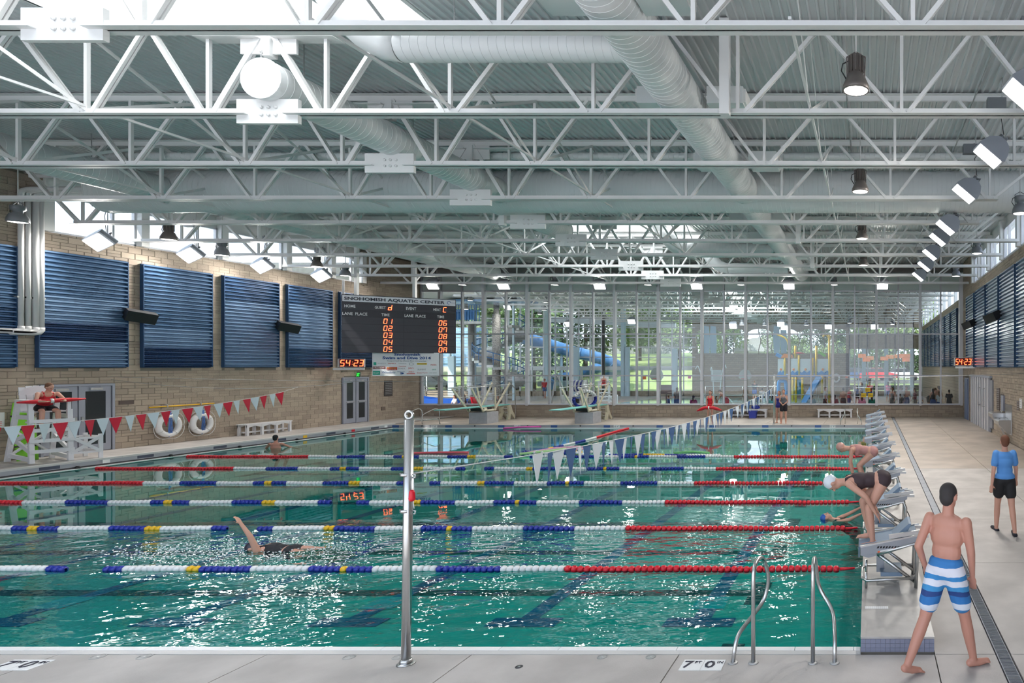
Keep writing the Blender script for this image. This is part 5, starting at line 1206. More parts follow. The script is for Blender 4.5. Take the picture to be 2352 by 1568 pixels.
# standing lifeguard far side
person('lifeguard in a red swimsuit standing with a rescue tube at the far pool edge', (-7.78, 31.0, .07), R_(180), h=1.66, female=True, arms=((12,6,26,-12),(12,6,26,-12)), hair=(.10,.04,.02), hairstyle='long', wear={'suit': (.68,.015,.03), 'brief': (.68,.015,.03)}, vs=.016, fingers=False)
rescue_tube('red rescue tube held by the lifeguard across the pool', [(-8.35,30.68,.72),(-7.95,30.66,.88),(-7.55,30.66,.88),(-7.15,30.68,.76)], .075)
person('girl in a dark blue swimsuit standing left of her friend by the far post', (-4.5+.02, 31.5, .07), R_(165), h=1.62, female=True, arms=((0,30,20,-25),(5,6,30,4)), hair=(.22,.10,.05), hairstyle='long', wear={'suit': (.04,.04,.30), 'brief': (.04,.04,.30)}, vs=.018, fingers=False)
person('girl in a grey top and black shorts standing by the far post', (-4.2, 31.2, .07), R_(180), h=1.70, female=True, arms=((5,10,55,-35),(5,10,55,-35)), hair=(.25,.11,.06), hairstyle='bun', wear={'suit': (.16,.16,.18), 'shorts': (.015,.012,.02)}, vs=.018, fingers=False)
# splash and foam around the backstroke swimmer
random.seed(11); mb = MB()
for k in range(700):
    a = random.gauss(0, 1); b_ = random.gauss(0, 1); x = -9.2 + a*.9; y = 10.2 + b_*.38; r = random.uniform(.003, .009)
    mb.ell((x, y, -.088 + random.random()**3*.05), (r*random.uniform(1,3), r*1.5, r*.7), 5, 3)
for k in range(300):
    x = -11.0 + random.gauss(0, .55); y = 10.2 + random.gauss(0, .35); r = random.uniform(.004, .011); mb.ell((x, y, -.086 + random.random()**2*.05), (r*2, r*1.3, r), 5, 3)
mb.build('splash', mat('foam', (.85,.90,.92), .3), None, label='white splash droplets around the backstroke swimmer', cat='splash', kind='stuff')
# ------------------------------------------------------------------ leisure pool hall behind the window wall
DF = 62.0
def fx(px, d=DF): return (px-VX)*d/F
def fz(py, d=DF): return CZ - (py-VY)*d/F
brick = bpy.data.materials.new('far_stone_wall'); brick.use_nodes = True; n = brick.node_tree.nodes; l = brick.node_tree.links
bt_ = n.new('ShaderNodeTexBrick'); tcb = n.new('ShaderNodeTexCoord'); mpb = n.new('ShaderNodeMapping'); mpb.inputs['Rotation'].default_value = (math.pi/2, 0, 0)
l.new(tcb.outputs['Object'], mpb.inputs[0]); l.new(mpb.outputs[0], bt_.inputs[0]); bt_.inputs['Color1'].default_value = (.40,.33,.25,1); bt_.inputs['Color2'].default_value = (.34,.28,.21,1); bt_.inputs['Mortar'].default_value = (.15,.13,.11,1)
bt_.inputs['Scale'].default_value = 1; bt_.inputs['Brick Width'].default_value = .4; bt_.inputs['Row Height'].default_value = .2; bt_.inputs['Mortar Size'].default_value = .008
l.new(bt_.outputs[0], n['Principled BSDF'].inputs['Base Color']); n['Principled BSDF'].inputs['Roughness'].default_value = .85
hallf = MB().box((-44, 35.6, -.3), (5.6, 62.6, 0)).build('floor', M['conc2'], None, kind='structure')
pw = mat('leisure_pool_water', (.30,.55,.55), .08); mw = MB().prism([(-13,40),(-3,39.5),(-1.5,44),(-2,56),(-9,58.5),(-19,57),(-20,47)], .0, .02, 'Z').build('leisure_pool_water', pw, None, kind='stuff', label='pale leisure pool water behind the window wall', cat='water')
t = thing('pool_curb', 'pebbled curb around the leisure pool behind the windows', 'curb'); cpts = [V(-20.3,47,.12),V(-13,39.7,.12),V(-3,39.2,.12),V(-1.2,44,.12)]
for a, b in zip(cpts, cpts[1:]): MB().beam(a, b, .35, .26).build('curb_segment', M['pebble'], t)
mb = MB(); ribs(mb, -44, 5.7, 35.4, 43.5); ribs(mb, -44, -13.0, 43.5, 48.5); ribs(mb, -7.4, 5.7, 43.5, 48.5); ribs(mb, -44, 5.7, 48.5, 62.6); c2 = mb.build('ceiling', M['deckroof'], None, kind='structure')
a, b, c, d_ = SKYLIGHTS[2]; MB().box((a-.08,c,8.66),(a,d_,10)).box((b,c,8.66),(b+.08,d_,10)).box((a,c-.08,8.66),(b,c,10)).box((a,d_,8.66),(b,d_+.08,10)).box((a-.08,c-.08,9.97),(b+.08,d_+.08,10.05)).build('skylight_curb', M['white'], c2)  # curb of the skylight added to brighten the leisure hall
MB().box((5.28,35.6,-.2),(5.6,62.6,6.8)).build('wall_right', brick, None, kind='structure')
t = thing('window_4', None, None, (5.4,0,0), kind='structure')
for y in range(36, 63, 3): MB().box((-.1,y,6.8),(.1,y+.2,8.66)).build('mullion', M['white'], t)
for k in range(8): wall_panel('blue corrugated panel on the leisure pool right wall, %s beyond the window wall' % ['first','second','third','fourth','fifth','sixth','seventh','eighth'][k], 37.0+3.1*k, 39.4+3.1*k, 2.9, 6.3, 5.26, -1, [(.5,4),(.5,5)], 'blue panels in the leisure pool hall')  # same paler blues, reflected light put into the colour
# far wall: left window part x 900..1597, brick 1597..1951, right windows
xa, xb, xc = fx(1597), fx(1951), 5.28
wf = MB().box((xa,62,0),(xb,62.4,fz(811))).box((xa,62,fz(752)),(5.28,62.4,8.66)).box((xb,62,fz(801)),(xc,62.4,fz(766))).box((xb,62,0),(xc,62.4,.5)).box((xa-.3,62,0),(xa,62.4,8.66)).box((xb-.35,62,0),(xb,62.4,8.66)).build('wall_far', brick, None, kind='structure')
nb_ = 6; bw_ = (xb-xa)/nb_
for k in range(nb_):
    x0 = xa + k*bw_; x1 = x0 + bw_; pl = [(x0, fz(752)), (x0, fz(762))]; 
    for j in range(9): q = j/8; pl.append((x0+.12+(bw_-.24)*q, fz(762)+ (fz(754.5)-fz(762))*math.sin(math.pi*q)**.6))
    pl += [(x1, fz(762)), (x1, fz(752))]
    MB().prism(pl, 61.95, 62.3).build('arch_header', brick, wf)
    for q in (0, .5):
        x = x0 + bw_*q; MB().tube([(x+.12*math.sin(i*1.1+k+q*4), 62.1, fz(811)+(fz(754)-fz(811))*i/7) for i in range(8)], .045, 6).build('wavy_mullion', mat('brown_mullion', (.25,.2,.15), .6) if 'brown_mullion' not in bpy.data.materials else bpy.data.materials['brown_mullion'], wf)
    MB().box((x0,62.15,fz(811)),(x1,62.17,fz(754))).build('pane', M['glassf'], wf)
for px in (1622, 1638, 1784, 1800): 
    x = fx(px, 61.6); MB().prism([(x-.3,fz(811)),(x+.25,fz(811)),(x+.3,fz(790)),(x+.22,fz(750)),(x-.3,fz(748)),(x-.38,fz(775))], 61.75, 61.85).build('column_panel', mat('pale_blue_panel', (.35,.52,.66), .5) if 'pale_blue_panel' not in bpy.data.materials else bpy.data.materials['pale_blue_panel'], wf)
wl4 = thing('window_5', None, None, kind='structure')
fl4 = fx(900); pil = mat('pale_pilaster', (.55,.70,.80), .5)
for k in range(26):
    x = fl4 + (xa-fl4)*k/26; MB().box((x-.05,61.95,.0),(x+.05,62.1,8.66)).build('mullion', M['alu'], wl4)
for py in (731,752,775,797,820,842,863,905): MB().box((fl4,61.96,fz(py)-.05),(xa,62.08,fz(py)+.05)).build('transom', M['alu'], wl4)
for k in range(13): MB().box((fl4+(xa-fl4)*k/13+.05,62.02,.3),(fl4+(xa-fl4)*(k+1)/13-.05,62.04,8.6)).build('pane', M['glassf'], wl4)
MB().box((fl4,61.95,0),(xa,62.3,.5)).build('low_wall', brick, wl4)
for (px, w_, yt) in ((1255,7,640),(1322,13,797),(1431,9,640),(1440,11,797),(1550,11,800),(1037,14,818),(1386,4,640)):
    m_ = M['black'] if px == 1386 else pil; x = fx(px, 61.5); w2 = w_*61.5/F/2; MB().box((x-w2,61.4,0),(x+w2,61.7,min(8.6,fz(yt,61.5)))).build('pilaster', m_, wl4)
wr5 = thing('window_6', None, None, kind='structure')
for k in range(9):
    x = xb + (xc-xb)*k/8; MB().box((x-.06,62,.4),(x+.06,62.15,8.6)).build('mullion', M['alul'], wr5)
MB().box((xb,62.07,.5),(xc,62.09,fz(801))).build('pane', M['glassf'], wr5)
for px in (1984, 2036, 2095): x = fx(px, 61.5); MB().box((x-.2,61.3,0),(x+.2,61.7,fz(801))).build('column', pil, wr5)
# drum shades
for k, (px, py, c_) in enumerate(((1980,817,0),(1990,826,0),(1998,822,1),(2031,823,0),(2044,819,1),(2063,818,1),(2078,817,0),(2081,826,0))):
    d = 57 + .5*(k % 3); p = PX(px, py, d); lab = 'drum lampshade, %s from the left in the bright corner behind the windows' % ['first','second','third','fourth','fifth','sixth','seventh','eighth'][k]
    t = thing('drum_lamp', ('pale ' if c_ else 'orange ') + lab, 'lamp', p, group='hanging drum lampshades'); r = .35 if k != 6 else .5
    MB().lathe([(r,-.17),(r,.17),(r-.02,.17),(r-.02,-.17),(r,-.17)], 16).build('shade', mat('shade_%d' % c_, (.75,.42,.22) if c_ else (.72,.22,.12), .7, emit=(.9,.4,.2), es=.25) if 'shade_%d' % c_ not in bpy.data.materials else bpy.data.materials['shade_%d' % c_], t)
    MB().tube([(0,0,0),(0,0,8.66-p.z)], .012, 5).beam((-r,0,.16),(r,0,.16),.02,.02).build('cord', M['black'], t)
# lamps of the far hall
for k, (px, py) in enumerate(((1683,748),(1793,744),(1801,752),(1902,750),(2008,750),(1450,738),(1306,744),(1165,706))):
    lamp('flood', 'flood lamp in the leisure pool hall, %s' % ['above the stone wall left','left of two side by side','right of two side by side','above the play structure','at the bright corner','above the round backboard','left of the long windows','above the speckled column'][k], PX(px, py, 50+1.3*(k%4)), (R_(-50),0,0), 'flood lamps of the leisure pool hall')
for k, (px, py) in enumerate(((1704,746),(1756,747),(1852,747),(1951,742),(2050,745),(1580,693),(1623,695),(1417,693),(1253,694),(1080,690),(1070,710),(1240,722),(1250,712))):
    lamp('dome', 'small downlight in the leisure pool hall, %s' % ['right of the first bright flood','left of the paired floods','right of the paired floods','near the bright corner','farthest right','above the white board','just right of the one above the white board','left of the tree view','over the long slide','upper left behind the scoreboard','below the upper left one','over the spiral stair','right of the one over the spiral stair'][k], PX(px, py, 50+1.0*(k%4)), (0,0,0), 'downlights of the leisure pool hall')
# ---- slide tower and spiral stair
DT = 54.0
def tx(px): return fx(px, DT)
def tz(py): return fz(py, DT)
t = thing('slide_tower', 'blue railed slide tower platform on a grey round column', 'slide tower', (tx(1084), DT, 0))
MB().lathe([(.30,0),(.30,tz(745)),(0,tz(745))], 16).build('column', M['galv'], t)
MB().box((-1.0,-.9,tz(745)),(1.4,.9,tz(739))).build('platform', M['galv'], t)
for k in range(12): x = -1.0 + 2.4*k/11; MB().beam((x,-.9,tz(739)),(x,-.9,tz(702)),.05,.05).build('baluster', M['railb'], t)
for z in (tz(702), tz(716)): MB().beam((-1.0,-.9,z),(1.4,-.9,z),.07,.07).build('rail', M['railb'], t)
MB().box((-.9,-.86,tz(736)),(.7,-.83,tz(712))).build('rail_panel', M['railb'], t)
t = thing('slide_canopy', 'pale blue flat canopy above the slide tower', 'canopy', (tx(1150), DT, 0)); MB().box((-4.2,-1,tz(695)),(2.6,1.2,tz(690))).build('canopy_roof', M['slideb'], t)
for x in (-2.2, 1.1, 2.2): MB().beam((x,0,0),(x,0,tz(694)),.14,.14).build('canopy_post', pil, t)
t = thing('speckled_column', 'thick round column clad in dark and white pebbles', 'column', (tx(1140), DT, 0)); MB().lathe([(.32,0),(.32,tz(722)),(.22,tz(722)),(.22,8.6),(0,8.6)], 20).build('pebble_cladding', M['pebble'], t)
t = thing('spiral_stair', 'grey spiral stair with blue railings winding around the speckled column', 'stair', (tx(1140), DT+.6, 0)); zt = tz(742); N_ = 34
for k in range(N_):
    a0 = math.pi*1.0 - k*2*math.pi*1.6/N_; a1 = a0 - 2*math.pi*1.6/N_*1.02; z = .2 + (zt-.2)*k/N_; r0, r1 = .4, 2.1
    MB().prism([(r0*math.cos(a0),r0*math.sin(a0)),(r1*math.cos(a0),r1*math.sin(a0)),(r1*math.cos(a1),r1*math.sin(a1)),(r0*math.cos(a1),r0*math.sin(a1))], z-.22, z, 'Z').build('tread', M['galv'], t)
    MB().beam((r1*math.cos(a0),r1*math.sin(a0),z),(r1*math.cos(a0),r1*math.sin(a0),z+1.0),.04,.04).build('baluster', M['railb'], t)
for h_ in (1.0, .5): MB().tube([(2.1*math.cos(math.pi-k*2*math.pi*1.6/N_), 2.1*math.sin(math.pi-k*2*math.pi*1.6/N_), .2+(zt-.2)*k/N_+h_) for k in range(N_)], .035, 6).build('rail', M['railb'], t)
def smooth_path(pts, m_=6):
    P_ = [Vector(p) for p in pts]; out = []
    for i in range(len(P_)-1):
        p0 = P_[max(0,i-1)]; p1 = P_[i]; p2 = P_[i+1]; p3 = P_[min(len(P_)-1,i+2)]
        for k in range(m_):
            u_ = k/m_; out.append(.5*((2*p1)+(p2-p0)*u_+(2*p0-5*p1+4*p2-p3)*u_*u_+(3*p1-p0-3*p2+p3)*u_**3))
    return out + [P_[-1]]
def slide(label, pl, r, group='water slide tubes', name='water_slide'):
    P_ = smooth_path(pl); t = thing(name, label, 'slide', P_[0], group=group); MB().tube([p-P_[0] for p in P_], r, 16).build('slide_tube', M['slideb'], t)
    for k in range(6, len(P_)-3, 8): d_ = (P_[k+1]-P_[k]).normalized()*.05; MB().tube([P_[k]-d_-P_[0], P_[k]+d_-P_[0]], r+.06, 16).build('joint_ring', M['slideb'], t)
    for k in range(10, len(P_)-3, 14): MB().tube([(P_[k].x-P_[0].x, P_[k].y-P_[0].y, P_[k].z-P_[0].z-r), (P_[k].x-P_[0].x, P_[k].y-P_[0].y, -P_[0].z)], .12, 8).build('support', pil, t)
slide('long blue tube slide running outside past the trees', [PX(1185,772,64), PX(1250,788,66), PX(1310,806,67), PX(1375,822,68), PX(1412,836,69), PX(1422,850,71), PX(1400,858,73)], .62)
slide('lower blue tube slide curling back behind the columns', [PX(1420,842,70), PX(1370,846,73), PX(1320,862,73), PX(1268,872,69), PX(1262,884,66)], .55)
t = thing('slide_runout', 'bright blue slide runout trough at the foot of the left windows', 'slide', (0,0,0)); P_ = [PX(905,905,38), PX(935,918,38.5), PX(985,925,39), PX(1040,926,39.5), PX(1060,926,40)]
mb = MB()
for off, hh in ((0,0),(.9,0)):
    for a, b in zip(P_, P_[1:]): mb.beam(a+V(0,off,.0), b+V(0,off,.0), .06, .5, (0,0,1))
for a, b in zip(P_, P_[1:]): mb.beam(a+V(0,.45,-.25), b+V(0,.45,-.25), .9, .04, (0,0,1))
mb.build('trough', mat('runout_blue', (.02,.12,.55), .25), t); 
for p in (P_[1], P_[3]): MB().beam(p-V(0,-.4,.25), V(p.x,p.y+.4,0), .2, .2).build('foot', M['galv'], t)
t = thing('deck_railing', 'grey horizontal bar railing outside the left windows', 'railing', (0,0,0))
for k in range(7): MB().beam(PX(905, 886+6*k, 42), PX(1075, 893+5.0*k, 46), .05, .05).build('rail_bar', M['galv'], t)
for px in (935, 975, 1015, 1055): q = 42+4*(px-905)/170; p = PX(px, 886, q); MB().beam((p.x,q,0),(p.x,q,p.z),.07,.07).build('rail_post', M['galv'], t)
t = thing('siding_annex', 'pale blue annex wall with cream base outside on the left', 'building', (fx(905,66), 66, 0)); MB().box((0,0,2.9),(8.0,3,7.0)).build('blue_siding', mat('pale_blue_siding', (.30,.48,.72), .6), t)
for k in range(13): MB().box((0,-.03,2.95+.3*k),(8.0,0,2.98+.3*k)).build('siding_board', pil, t)
MB().box((0,-.05,2.3),(8.0,3,2.9)).build('cream_band', M['cream'], t); MB().box((0,0,0),(.4,3,2.3)).box((7.6,0,0),(8.0,3,2.3)).build('pier', M['galv'], t)
t = thing('entry_canopy', 'long white canopy beam running outside the long windows', 'canopy', (0,0,0)); MB().box((fx(1180,64),64,fz(850,64)),(fx(1597,64),65.5,fz(843,64))).build('canopy_beam', M['white'], t)
for px in (1210,1330,1470,1590): MB().box((fx(px,64),64.2,0),(fx(px,64)+.2,64.4,fz(850,64))).build('canopy_post', M['white'], t)
MB().beam(PX(1262,733,63.5), PX(1552,748,63.5), .3, .55).build('fascia_beam', M['white'], None, label='sloping white fascia beam seen high through the long windows', cat='beam')
# ---- play structure
DP = 47.0
def qx(px): return fx(px, DP)
def qz(py): return fz(py, DP)
yp = mat('play_yellow', (.80,.52,.03), .4); pwht = mat('play_white', (.70,.74,.76), .5); pbl = mat('play_blue', (.03,.25,.60), .4); pgr = mat('play_green', (.20,.60,.05), .4); prd = mat('play_red', (.65,.05,.06), .4); por = mat('play_orange', (.80,.25,.04), .4)
t = thing('play_structure', 'yellow and white water play tower with blue wave panels', 'play structure', (0, DP, 0))
MB().box((qx(1790),-1.2,qz(865)),(qx(1908),1.4,qz(859))).build('platform', pbl, t)
for (p0, p1) in ((1792,1806),(1817,1838),(1842,1866),(1880,1905)):
    pn = MB().box((qx(p0),-1.25,qz(860)),(qx(p1),-1.18,qz(824))).build('panel', pwht, t)
    pl = [(qx(p0),qz(860)),(qx(p1),qz(860)),(qx(p1),qz(852))] + [(qx(p1)+(qx(p0)-qx(p1))*j/8, qz(853)+.08*math.sin(j*1.6)) for j in range(1,9)]
    MB().prism(pl, -1.28, -1.25).build('wave', pbl, pn); MB().ell(((qx(p0)+qx(p1))/2,-1.26,qz(848)),(.09,.02,.09),10,6).build('flower', por, pn)
for (px, y0_, y1_) in ((1807,860,820),(1839,860,816),(1869,862,822),(1825,920,865),(1832,922,865),(1847,920,866),(1891,900,860),(1907,925,770),(1878,860,795),(1818,822,795),(1831,822,795)):
    MB().tube([(qx(px),-1.2,max(0,qz(y0_))),(qx(px),-1.2,qz(y1_))], .09, 8).build('post', yp, t)
for px in (1826, 1833, 1848): MB().lathe([(.2,0),(.2,.06),(.1,.12),(0,.12)], 12, (qx(px),-1.2,0)).build('post_foot', pbl, t)
MB().tube(smooth_path([(qx(1907),-1.2,qz(790)),(qx(1905),-1.2,qz(775)),(qx(1898),-1.2,qz(770)),(qx(1893),-1.2,qz(775))]), .07, 8).build('spray_arch', yp, t)
MB().tube(smooth_path([(qx(1818),-1.2,qz(800)),(qx(1812),-1.2,qz(782)),(qx(1803),-1.2,qz(775)),(qx(1790),-1.2,qz(770))]), .06, 8).build('spray_arch', yp, t)
MB().prism([(qx(1798),qz(822)),(qx(1820),qz(822)),(qx(1818),qz(814)),(qx(1806),qz(813))], -1.3, .5).build('orange_hood', por, t)
MB().lathe([(.0,0),(.42,.03),(.42,.07),(.0,.12)], 16, (qx(1838),-.9,qz(813))).build('red_dish', prd, t)
MB().prism([(qx(1880),qz(811)),(qx(1885),qz(806)),(qx(1900),qz(816)),(qx(1896),qz(820)),(qx(1888),qz(815))], -1.2, -.9).build('green_leaf', pgr, t)
MB().beam((qx(1788),-1.2,qz(814)),(qx(1800),-1.2,qz(820)),.2,.25).build('blue_cannon', pbl, t)
MB().beam((qx(1885),-1.6,qz(866)),(qx(1850),-2.4,.1),.8,.12).build('slide_chute', M['slideb'], t)
MB().tube(smooth_path([(qx(1793),-1,.0),(qx(1793),-1,qz(880)),(qx(1800),-1,qz(874)),(qx(1809),-1,qz(880)),(qx(1809),-1,0)]), .13, 10).build('blue_arch', pbl, t)
MB().box((qx(1825),-.5,.8),(qx(1845),.5,1.9)).build('lower_panel', mat('play_cyan', (.08,.45,.75), .4), t)
# basketball backboards, board, signs on glass
def backboard(label, px, py, d, w, h_, fan):
    p = PX(px, py, d); t = thing('backboard', label, 'backboard', p, group='poolside basketball backboards')
    pl = [(-w/2*math.cos(a*math.pi/10), h_*math.sin(a*math.pi/10)*.9) for a in range(11)] + [(w*.35,-h_*.25),(-w*.35,-h_*.25)]
    MB().prism(pl, 0, .04).build('board', mat('backboard_grey', (.50,.56,.54), .4) if 'backboard_grey' not in bpy.data.materials else bpy.data.materials['backboard_grey'], t)
    MB().tube([(.0+.2*math.cos(a*.785),-.25+.2*math.sin(a*.785),-.1) for a in range(8)], .02, 6, True).build('hoop', prd, t); MB().tube([(0,.1,-.2),(0,.5,-.8),(0,.9,-p.z)], .07, 8).build('stand', M['black'], t)
backboard('fan-shaped grey backboard left of the brown sign', 1508, 866, 44, .95, .75, True); backboard('fan-shaped grey backboard before the stone wall', 1711, 866, 42, .85, .6, True)
t = thing('notice_board', 'square pale board on the far stone wall by the fountain jets', 'board', (fx(1633,61.9), 61.9, fz(876,61.9))); MB().box((0,0,0),(1.03,.06,1.15)).build('board_panel', mat('board_pale', (.52,.58,.58), .5), t); MB().box((.1,-.02,-.05),(.9,0,0)).build('tray', M['galv'], t)
def sheet(label, x0, x1, y0, y1, d, c_, txt=None, name='paper_sign'):
    p = PX(x0, y1, d); w_ = (x1-x0)*d/F; h_ = (y1-y0)*d/F; t = thing(name, label, 'sign', p, group='sheets on the glass' if txt or d < 36 else None)
    MB().box((0,0,0),(w_,.01,h_)).build('sheet', cmat(c_), t)
    if txt: lettering(txt, 'lettering', M['navytext'], t, (w_*.12,-.004,h_*.35), (1,0,0), (0,0,1), h_*.25, w_*.76)
yc = (.80,.55,.03)
sheet('yellow LEVEL 1 sheet, the top one of three', 1987.5,1999,890.5,899.5,35.37,yc,'LEVEL 1'); sheet('yellow LEVEL 2 sheet, lower left of three', 1978,1989.5,902.5,912,35.37,yc,'LEVEL 2'); sheet('yellow LEVEL 3 sheet, lower right of three', 1994,2005,902.5,912,35.37,yc,'LEVEL 3')
sheet('yellow paper sign on the left window near the ladder rails', 942.5,954,889.5,899,35.37,yc,'CAUTION')
t = thing('brown_board', 'square brown board standing behind the middle windows', 'board', PX(1518,905,37)); MB().box((0,0,0),(.62,.04,.55)).build('board_panel', mat('brown_board', (.13,.08,.08), .6), t); MB().beam((.3,.05,0),(.3,.05,-1.26),.05,.05).build('stand', M['dark'], t)
sheet('orange sheet on the far long windows', 1476,1484,864,871,61.8,(.9,.22,.05)); sheet('bright pink sheet on the far long windows', 1580,1587,864,869,61.8,(.9,.05,.35)); sheet('orange red sheet at the right end of the far stone wall', 1942,1948,864,868,61.8,(.85,.2,.1))
t = thing('life_ring', 'white life ring on the far stone wall behind the play tower', 'life ring', PX(1921,868,61.8)); MB().tube([(.28*math.cos(a*.4),0,.38*math.sin(a*.4)) for a in range(16)], .09, 8, True).build('ring_body', M['wplast'], t); MB().beam((0,.1,.38),(0,-.05,.38),.04,.04).build('hook', M['galv'], t)
# rope reel, lift, far guard chair
t = thing('rope_reel', 'storage reel wound with blue and white lane rope behind the right diving board', 'reel', (fx(1331,41), 41, 0)); zc = fz(886,41)
for k in range(7): MB().lathe([(.0,-.42+.12*k),(.38,-.42+.12*k),(.38,-.31+.12*k),(0,-.31+.12*k)], 18, (0,0,zc), 'X').build('rope_wrap', M['bplast'] if k % 2 else M['wplast'], t)
for s in (-.5,.5): MB().tube([(s,-.35,0),(s,0,zc+.5),(s,.35,0)], .03, 6).build('reel_frame', M['steel'], t)
t = thing('pool_lift', 'white pool access lift with hanging seat behind the windows', 'pool lift', (fx(1280,40), 40, 0))
MB().tube([(-.45,0,0),(-.1,0,fz(862,40)),(.1,0,fz(862,40)),(.35,0,0)], .05, 8).build('frame', M['wplast'], t); MB().tube([(0,0,fz(862,40)),(.5,0,1.2),(.55,0,.7)], .04, 8).build('arm', M['wplast'], t)
MB().box((.35,-.2,.45),(.8,.2,.52)).box((.35,-.2,.52),(.42,.2,1.1)).build('seat', M['wplast'], t)
fc = copy_tree([o for o in bpy.data.objects if o.name == 'lifeguard_chair'][0]); fc.location = (fx(1387,49), 49, -.05); fc.rotation_euler = (0,0,R_(20)); fc['label'] = 'white lifeguard chair behind the windows in the leisure pool hall'
# water jets
jm = mat('water_jet', (.75,.82,.84), .3)
for k, (px, y0_, y1_, dx) in enumerate(((1620,922,825,.5),(1641,922,828,.2),(1650,922,822,-.4),(1690,922,897,.6))):
    p = PX(px, y0_, 43); hh = (y0_-y1_)*43/F; MB().tube(smooth_path([(0,0,0),(-dx*.5,0,hh*.7),(-dx,0,hh),(-dx*1.35,0,hh*.93)]), .03, 6, radii=None).build('water_jet', jm, None, loc=(p.x,p.y,.02), label='thin white fountain jet behind the windows, %s from the left' % ['first','second','third','fourth'][k], cat='water jet', group='fountain jets')
# handrails in leisure pool
for k, (px0, px1, py, d) in enumerate(((1610,1800,905,39.5),(1800,1960,906,39.0),(1620,1960,887,46),(1960,2140,890,45))):
    a = PX(px0,py,d); b = PX(px1,py,d); t = thing('deck_railing', 'steel guard rail in the leisure pool hall, %s' % ['low one left of the play tower','low one under the play tower','far one before the stone wall','far one at the bright corner'][k], 'railing', (a.x,d,0), group='guard rails by the leisure pool')
    for z in (a.z, a.z*.55): MB().tube([(0,0,z),(b.x-a.x,0,z)], .022, 6).build('rail', M['steel'], t)
    for q in range(5): MB().tube([((b.x-a.x)*q/4,0,0),((b.x-a.x)*q/4,0,a.z)], .022, 6).build('rail_post', M['steel'], t)
# people in the leisure hall
cols = {'w':(.62,.64,.68),'r':(.55,.03,.05),'k':(.02,.02,.025),'t':(.04,.38,.42),'m':(.25,.02,.12),'g':(.02,.25,.18),'b':(.05,.10,.30),'gy':(.2,.2,.22),'lb':(.35,.50,.62),'pk':(.7,.2,.35),'wine':(.2,.02,.04)}
FP = [ # label, px, d, pose(s=sit,p=stand), top col, facing deg, female, height
 ('person in a teal cap sitting behind the left diving board',1047,38.2,'s','w',150,1,1.6),('dark-haired person in black seated second behind the left diving board',1068,38.0,'s','k',150,1,1.7),('child in black sitting beside the red chair',1085,38.6,'s','k',170,0,1.5),('person with long hair sitting low behind the diving board',1145,38.0,'s','gy',200,1,1.6),
 ('lifeguard in a red shirt standing far off with a rescue tube',1251,58,'p','r',180,0,1.8),('person bending by the rope reel behind the right diving board',1325,40,'p','b',20,0,1.45),
 ('woman in a dark grey shirt behind the middle windows',1555,38.0,'p','gy',0,1,1.66),('boy in blue shorts standing by the brown board',1536,38.2,'p','b',90,0,1.15),('long-haired person in a maroon top sitting at the windows',1592,37.2,'s','m',0,1,1.6),
 ('man in red trunks leaning over a child behind the windows',1668,38.5,'p','skin',70,0,1.68),('small child facing the man in red trunks',1645,38.6,'p','skin',-90,1,1.1),('person in a teal shirt sitting behind the flag line end',1773,37.2,'s','t',10,1,1.6),
 ('person in a pale blue shirt sitting left of the blurred walker',1864,37.2,'s','lb',0,0,1.65),('person in a white shirt walking behind the right windows',1895,38.2,'p','w',-90,0,1.7),('person in a wine red top sitting beside the walker in white',1917,37.4,'s','wine',0,1,1.65),
 ('bare-backed man standing by the red lifeguard',1937,38.6,'p','skin',0,0,1.62),('lifeguard in red behind the right windows',1950,39.6,'p','r',-60,1,1.65),('person in a magenta shirt sitting under the yellow sheets',1980,37.2,'s','pk',0,1,1.65),('person in a dark green shirt sitting right of the yellow sheets',2003,37.2,'s','g',0,1,1.65),
 ('woman in a grey swimsuit standing in the right-hand crowd',2050,38.6,'p','gy',160,1,1.65),('man in a white t-shirt with his back to the glass',2069,38.0,'p','w',0,0,1.78),('child standing in front of the man in white',2068,37.3,'p','k',10,0,1.3),('bare-chested man right of the man in white',2082,38.8,'p','skin',180,0,1.7),
 ('person in a brown top beside the bare-chested man',2102,38.6,'p','wine',90,1,1.6),('child in a pale shirt in the right-hand crowd',2113,37.6,'p','w',0,0,1.35),('heavy man bending in the right-hand crowd',2134,39.5,'p','skin',-60,0,1.75),('woman with long hair in a black swimsuit seen from behind',2143,37.4,'p','k',0,1,1.6),
 ('bare-backed man at the right of the crowd',2156,38.8,'p','skin',20,0,1.72),('girl in a white top and pale green bottoms',2157,37.3,'p','w',10,1,1.45),('person in dark clothes at the far right window edge',2180,38.2,'p','k',0,0,1.5),
 ('distant person in pink standing by the bright corner',2040,52,'p','pk',0,1,1.65),('distant person in black standing under the drum lampshades',1979,50,'p','k',90,1,1.7),('distant lifeguard in red under the drum lampshades',1998,50,'p','r',180,0,1.7),('distant person in dark top left of the magenta one',1969,47,'p','b',60,1,1.5),('distant person in black standing before the stone wall',1733,52,'p','k',0,0,1.75),('distant seated person right of the one in black',1750,50,'s','gy',0,0,1.6)]
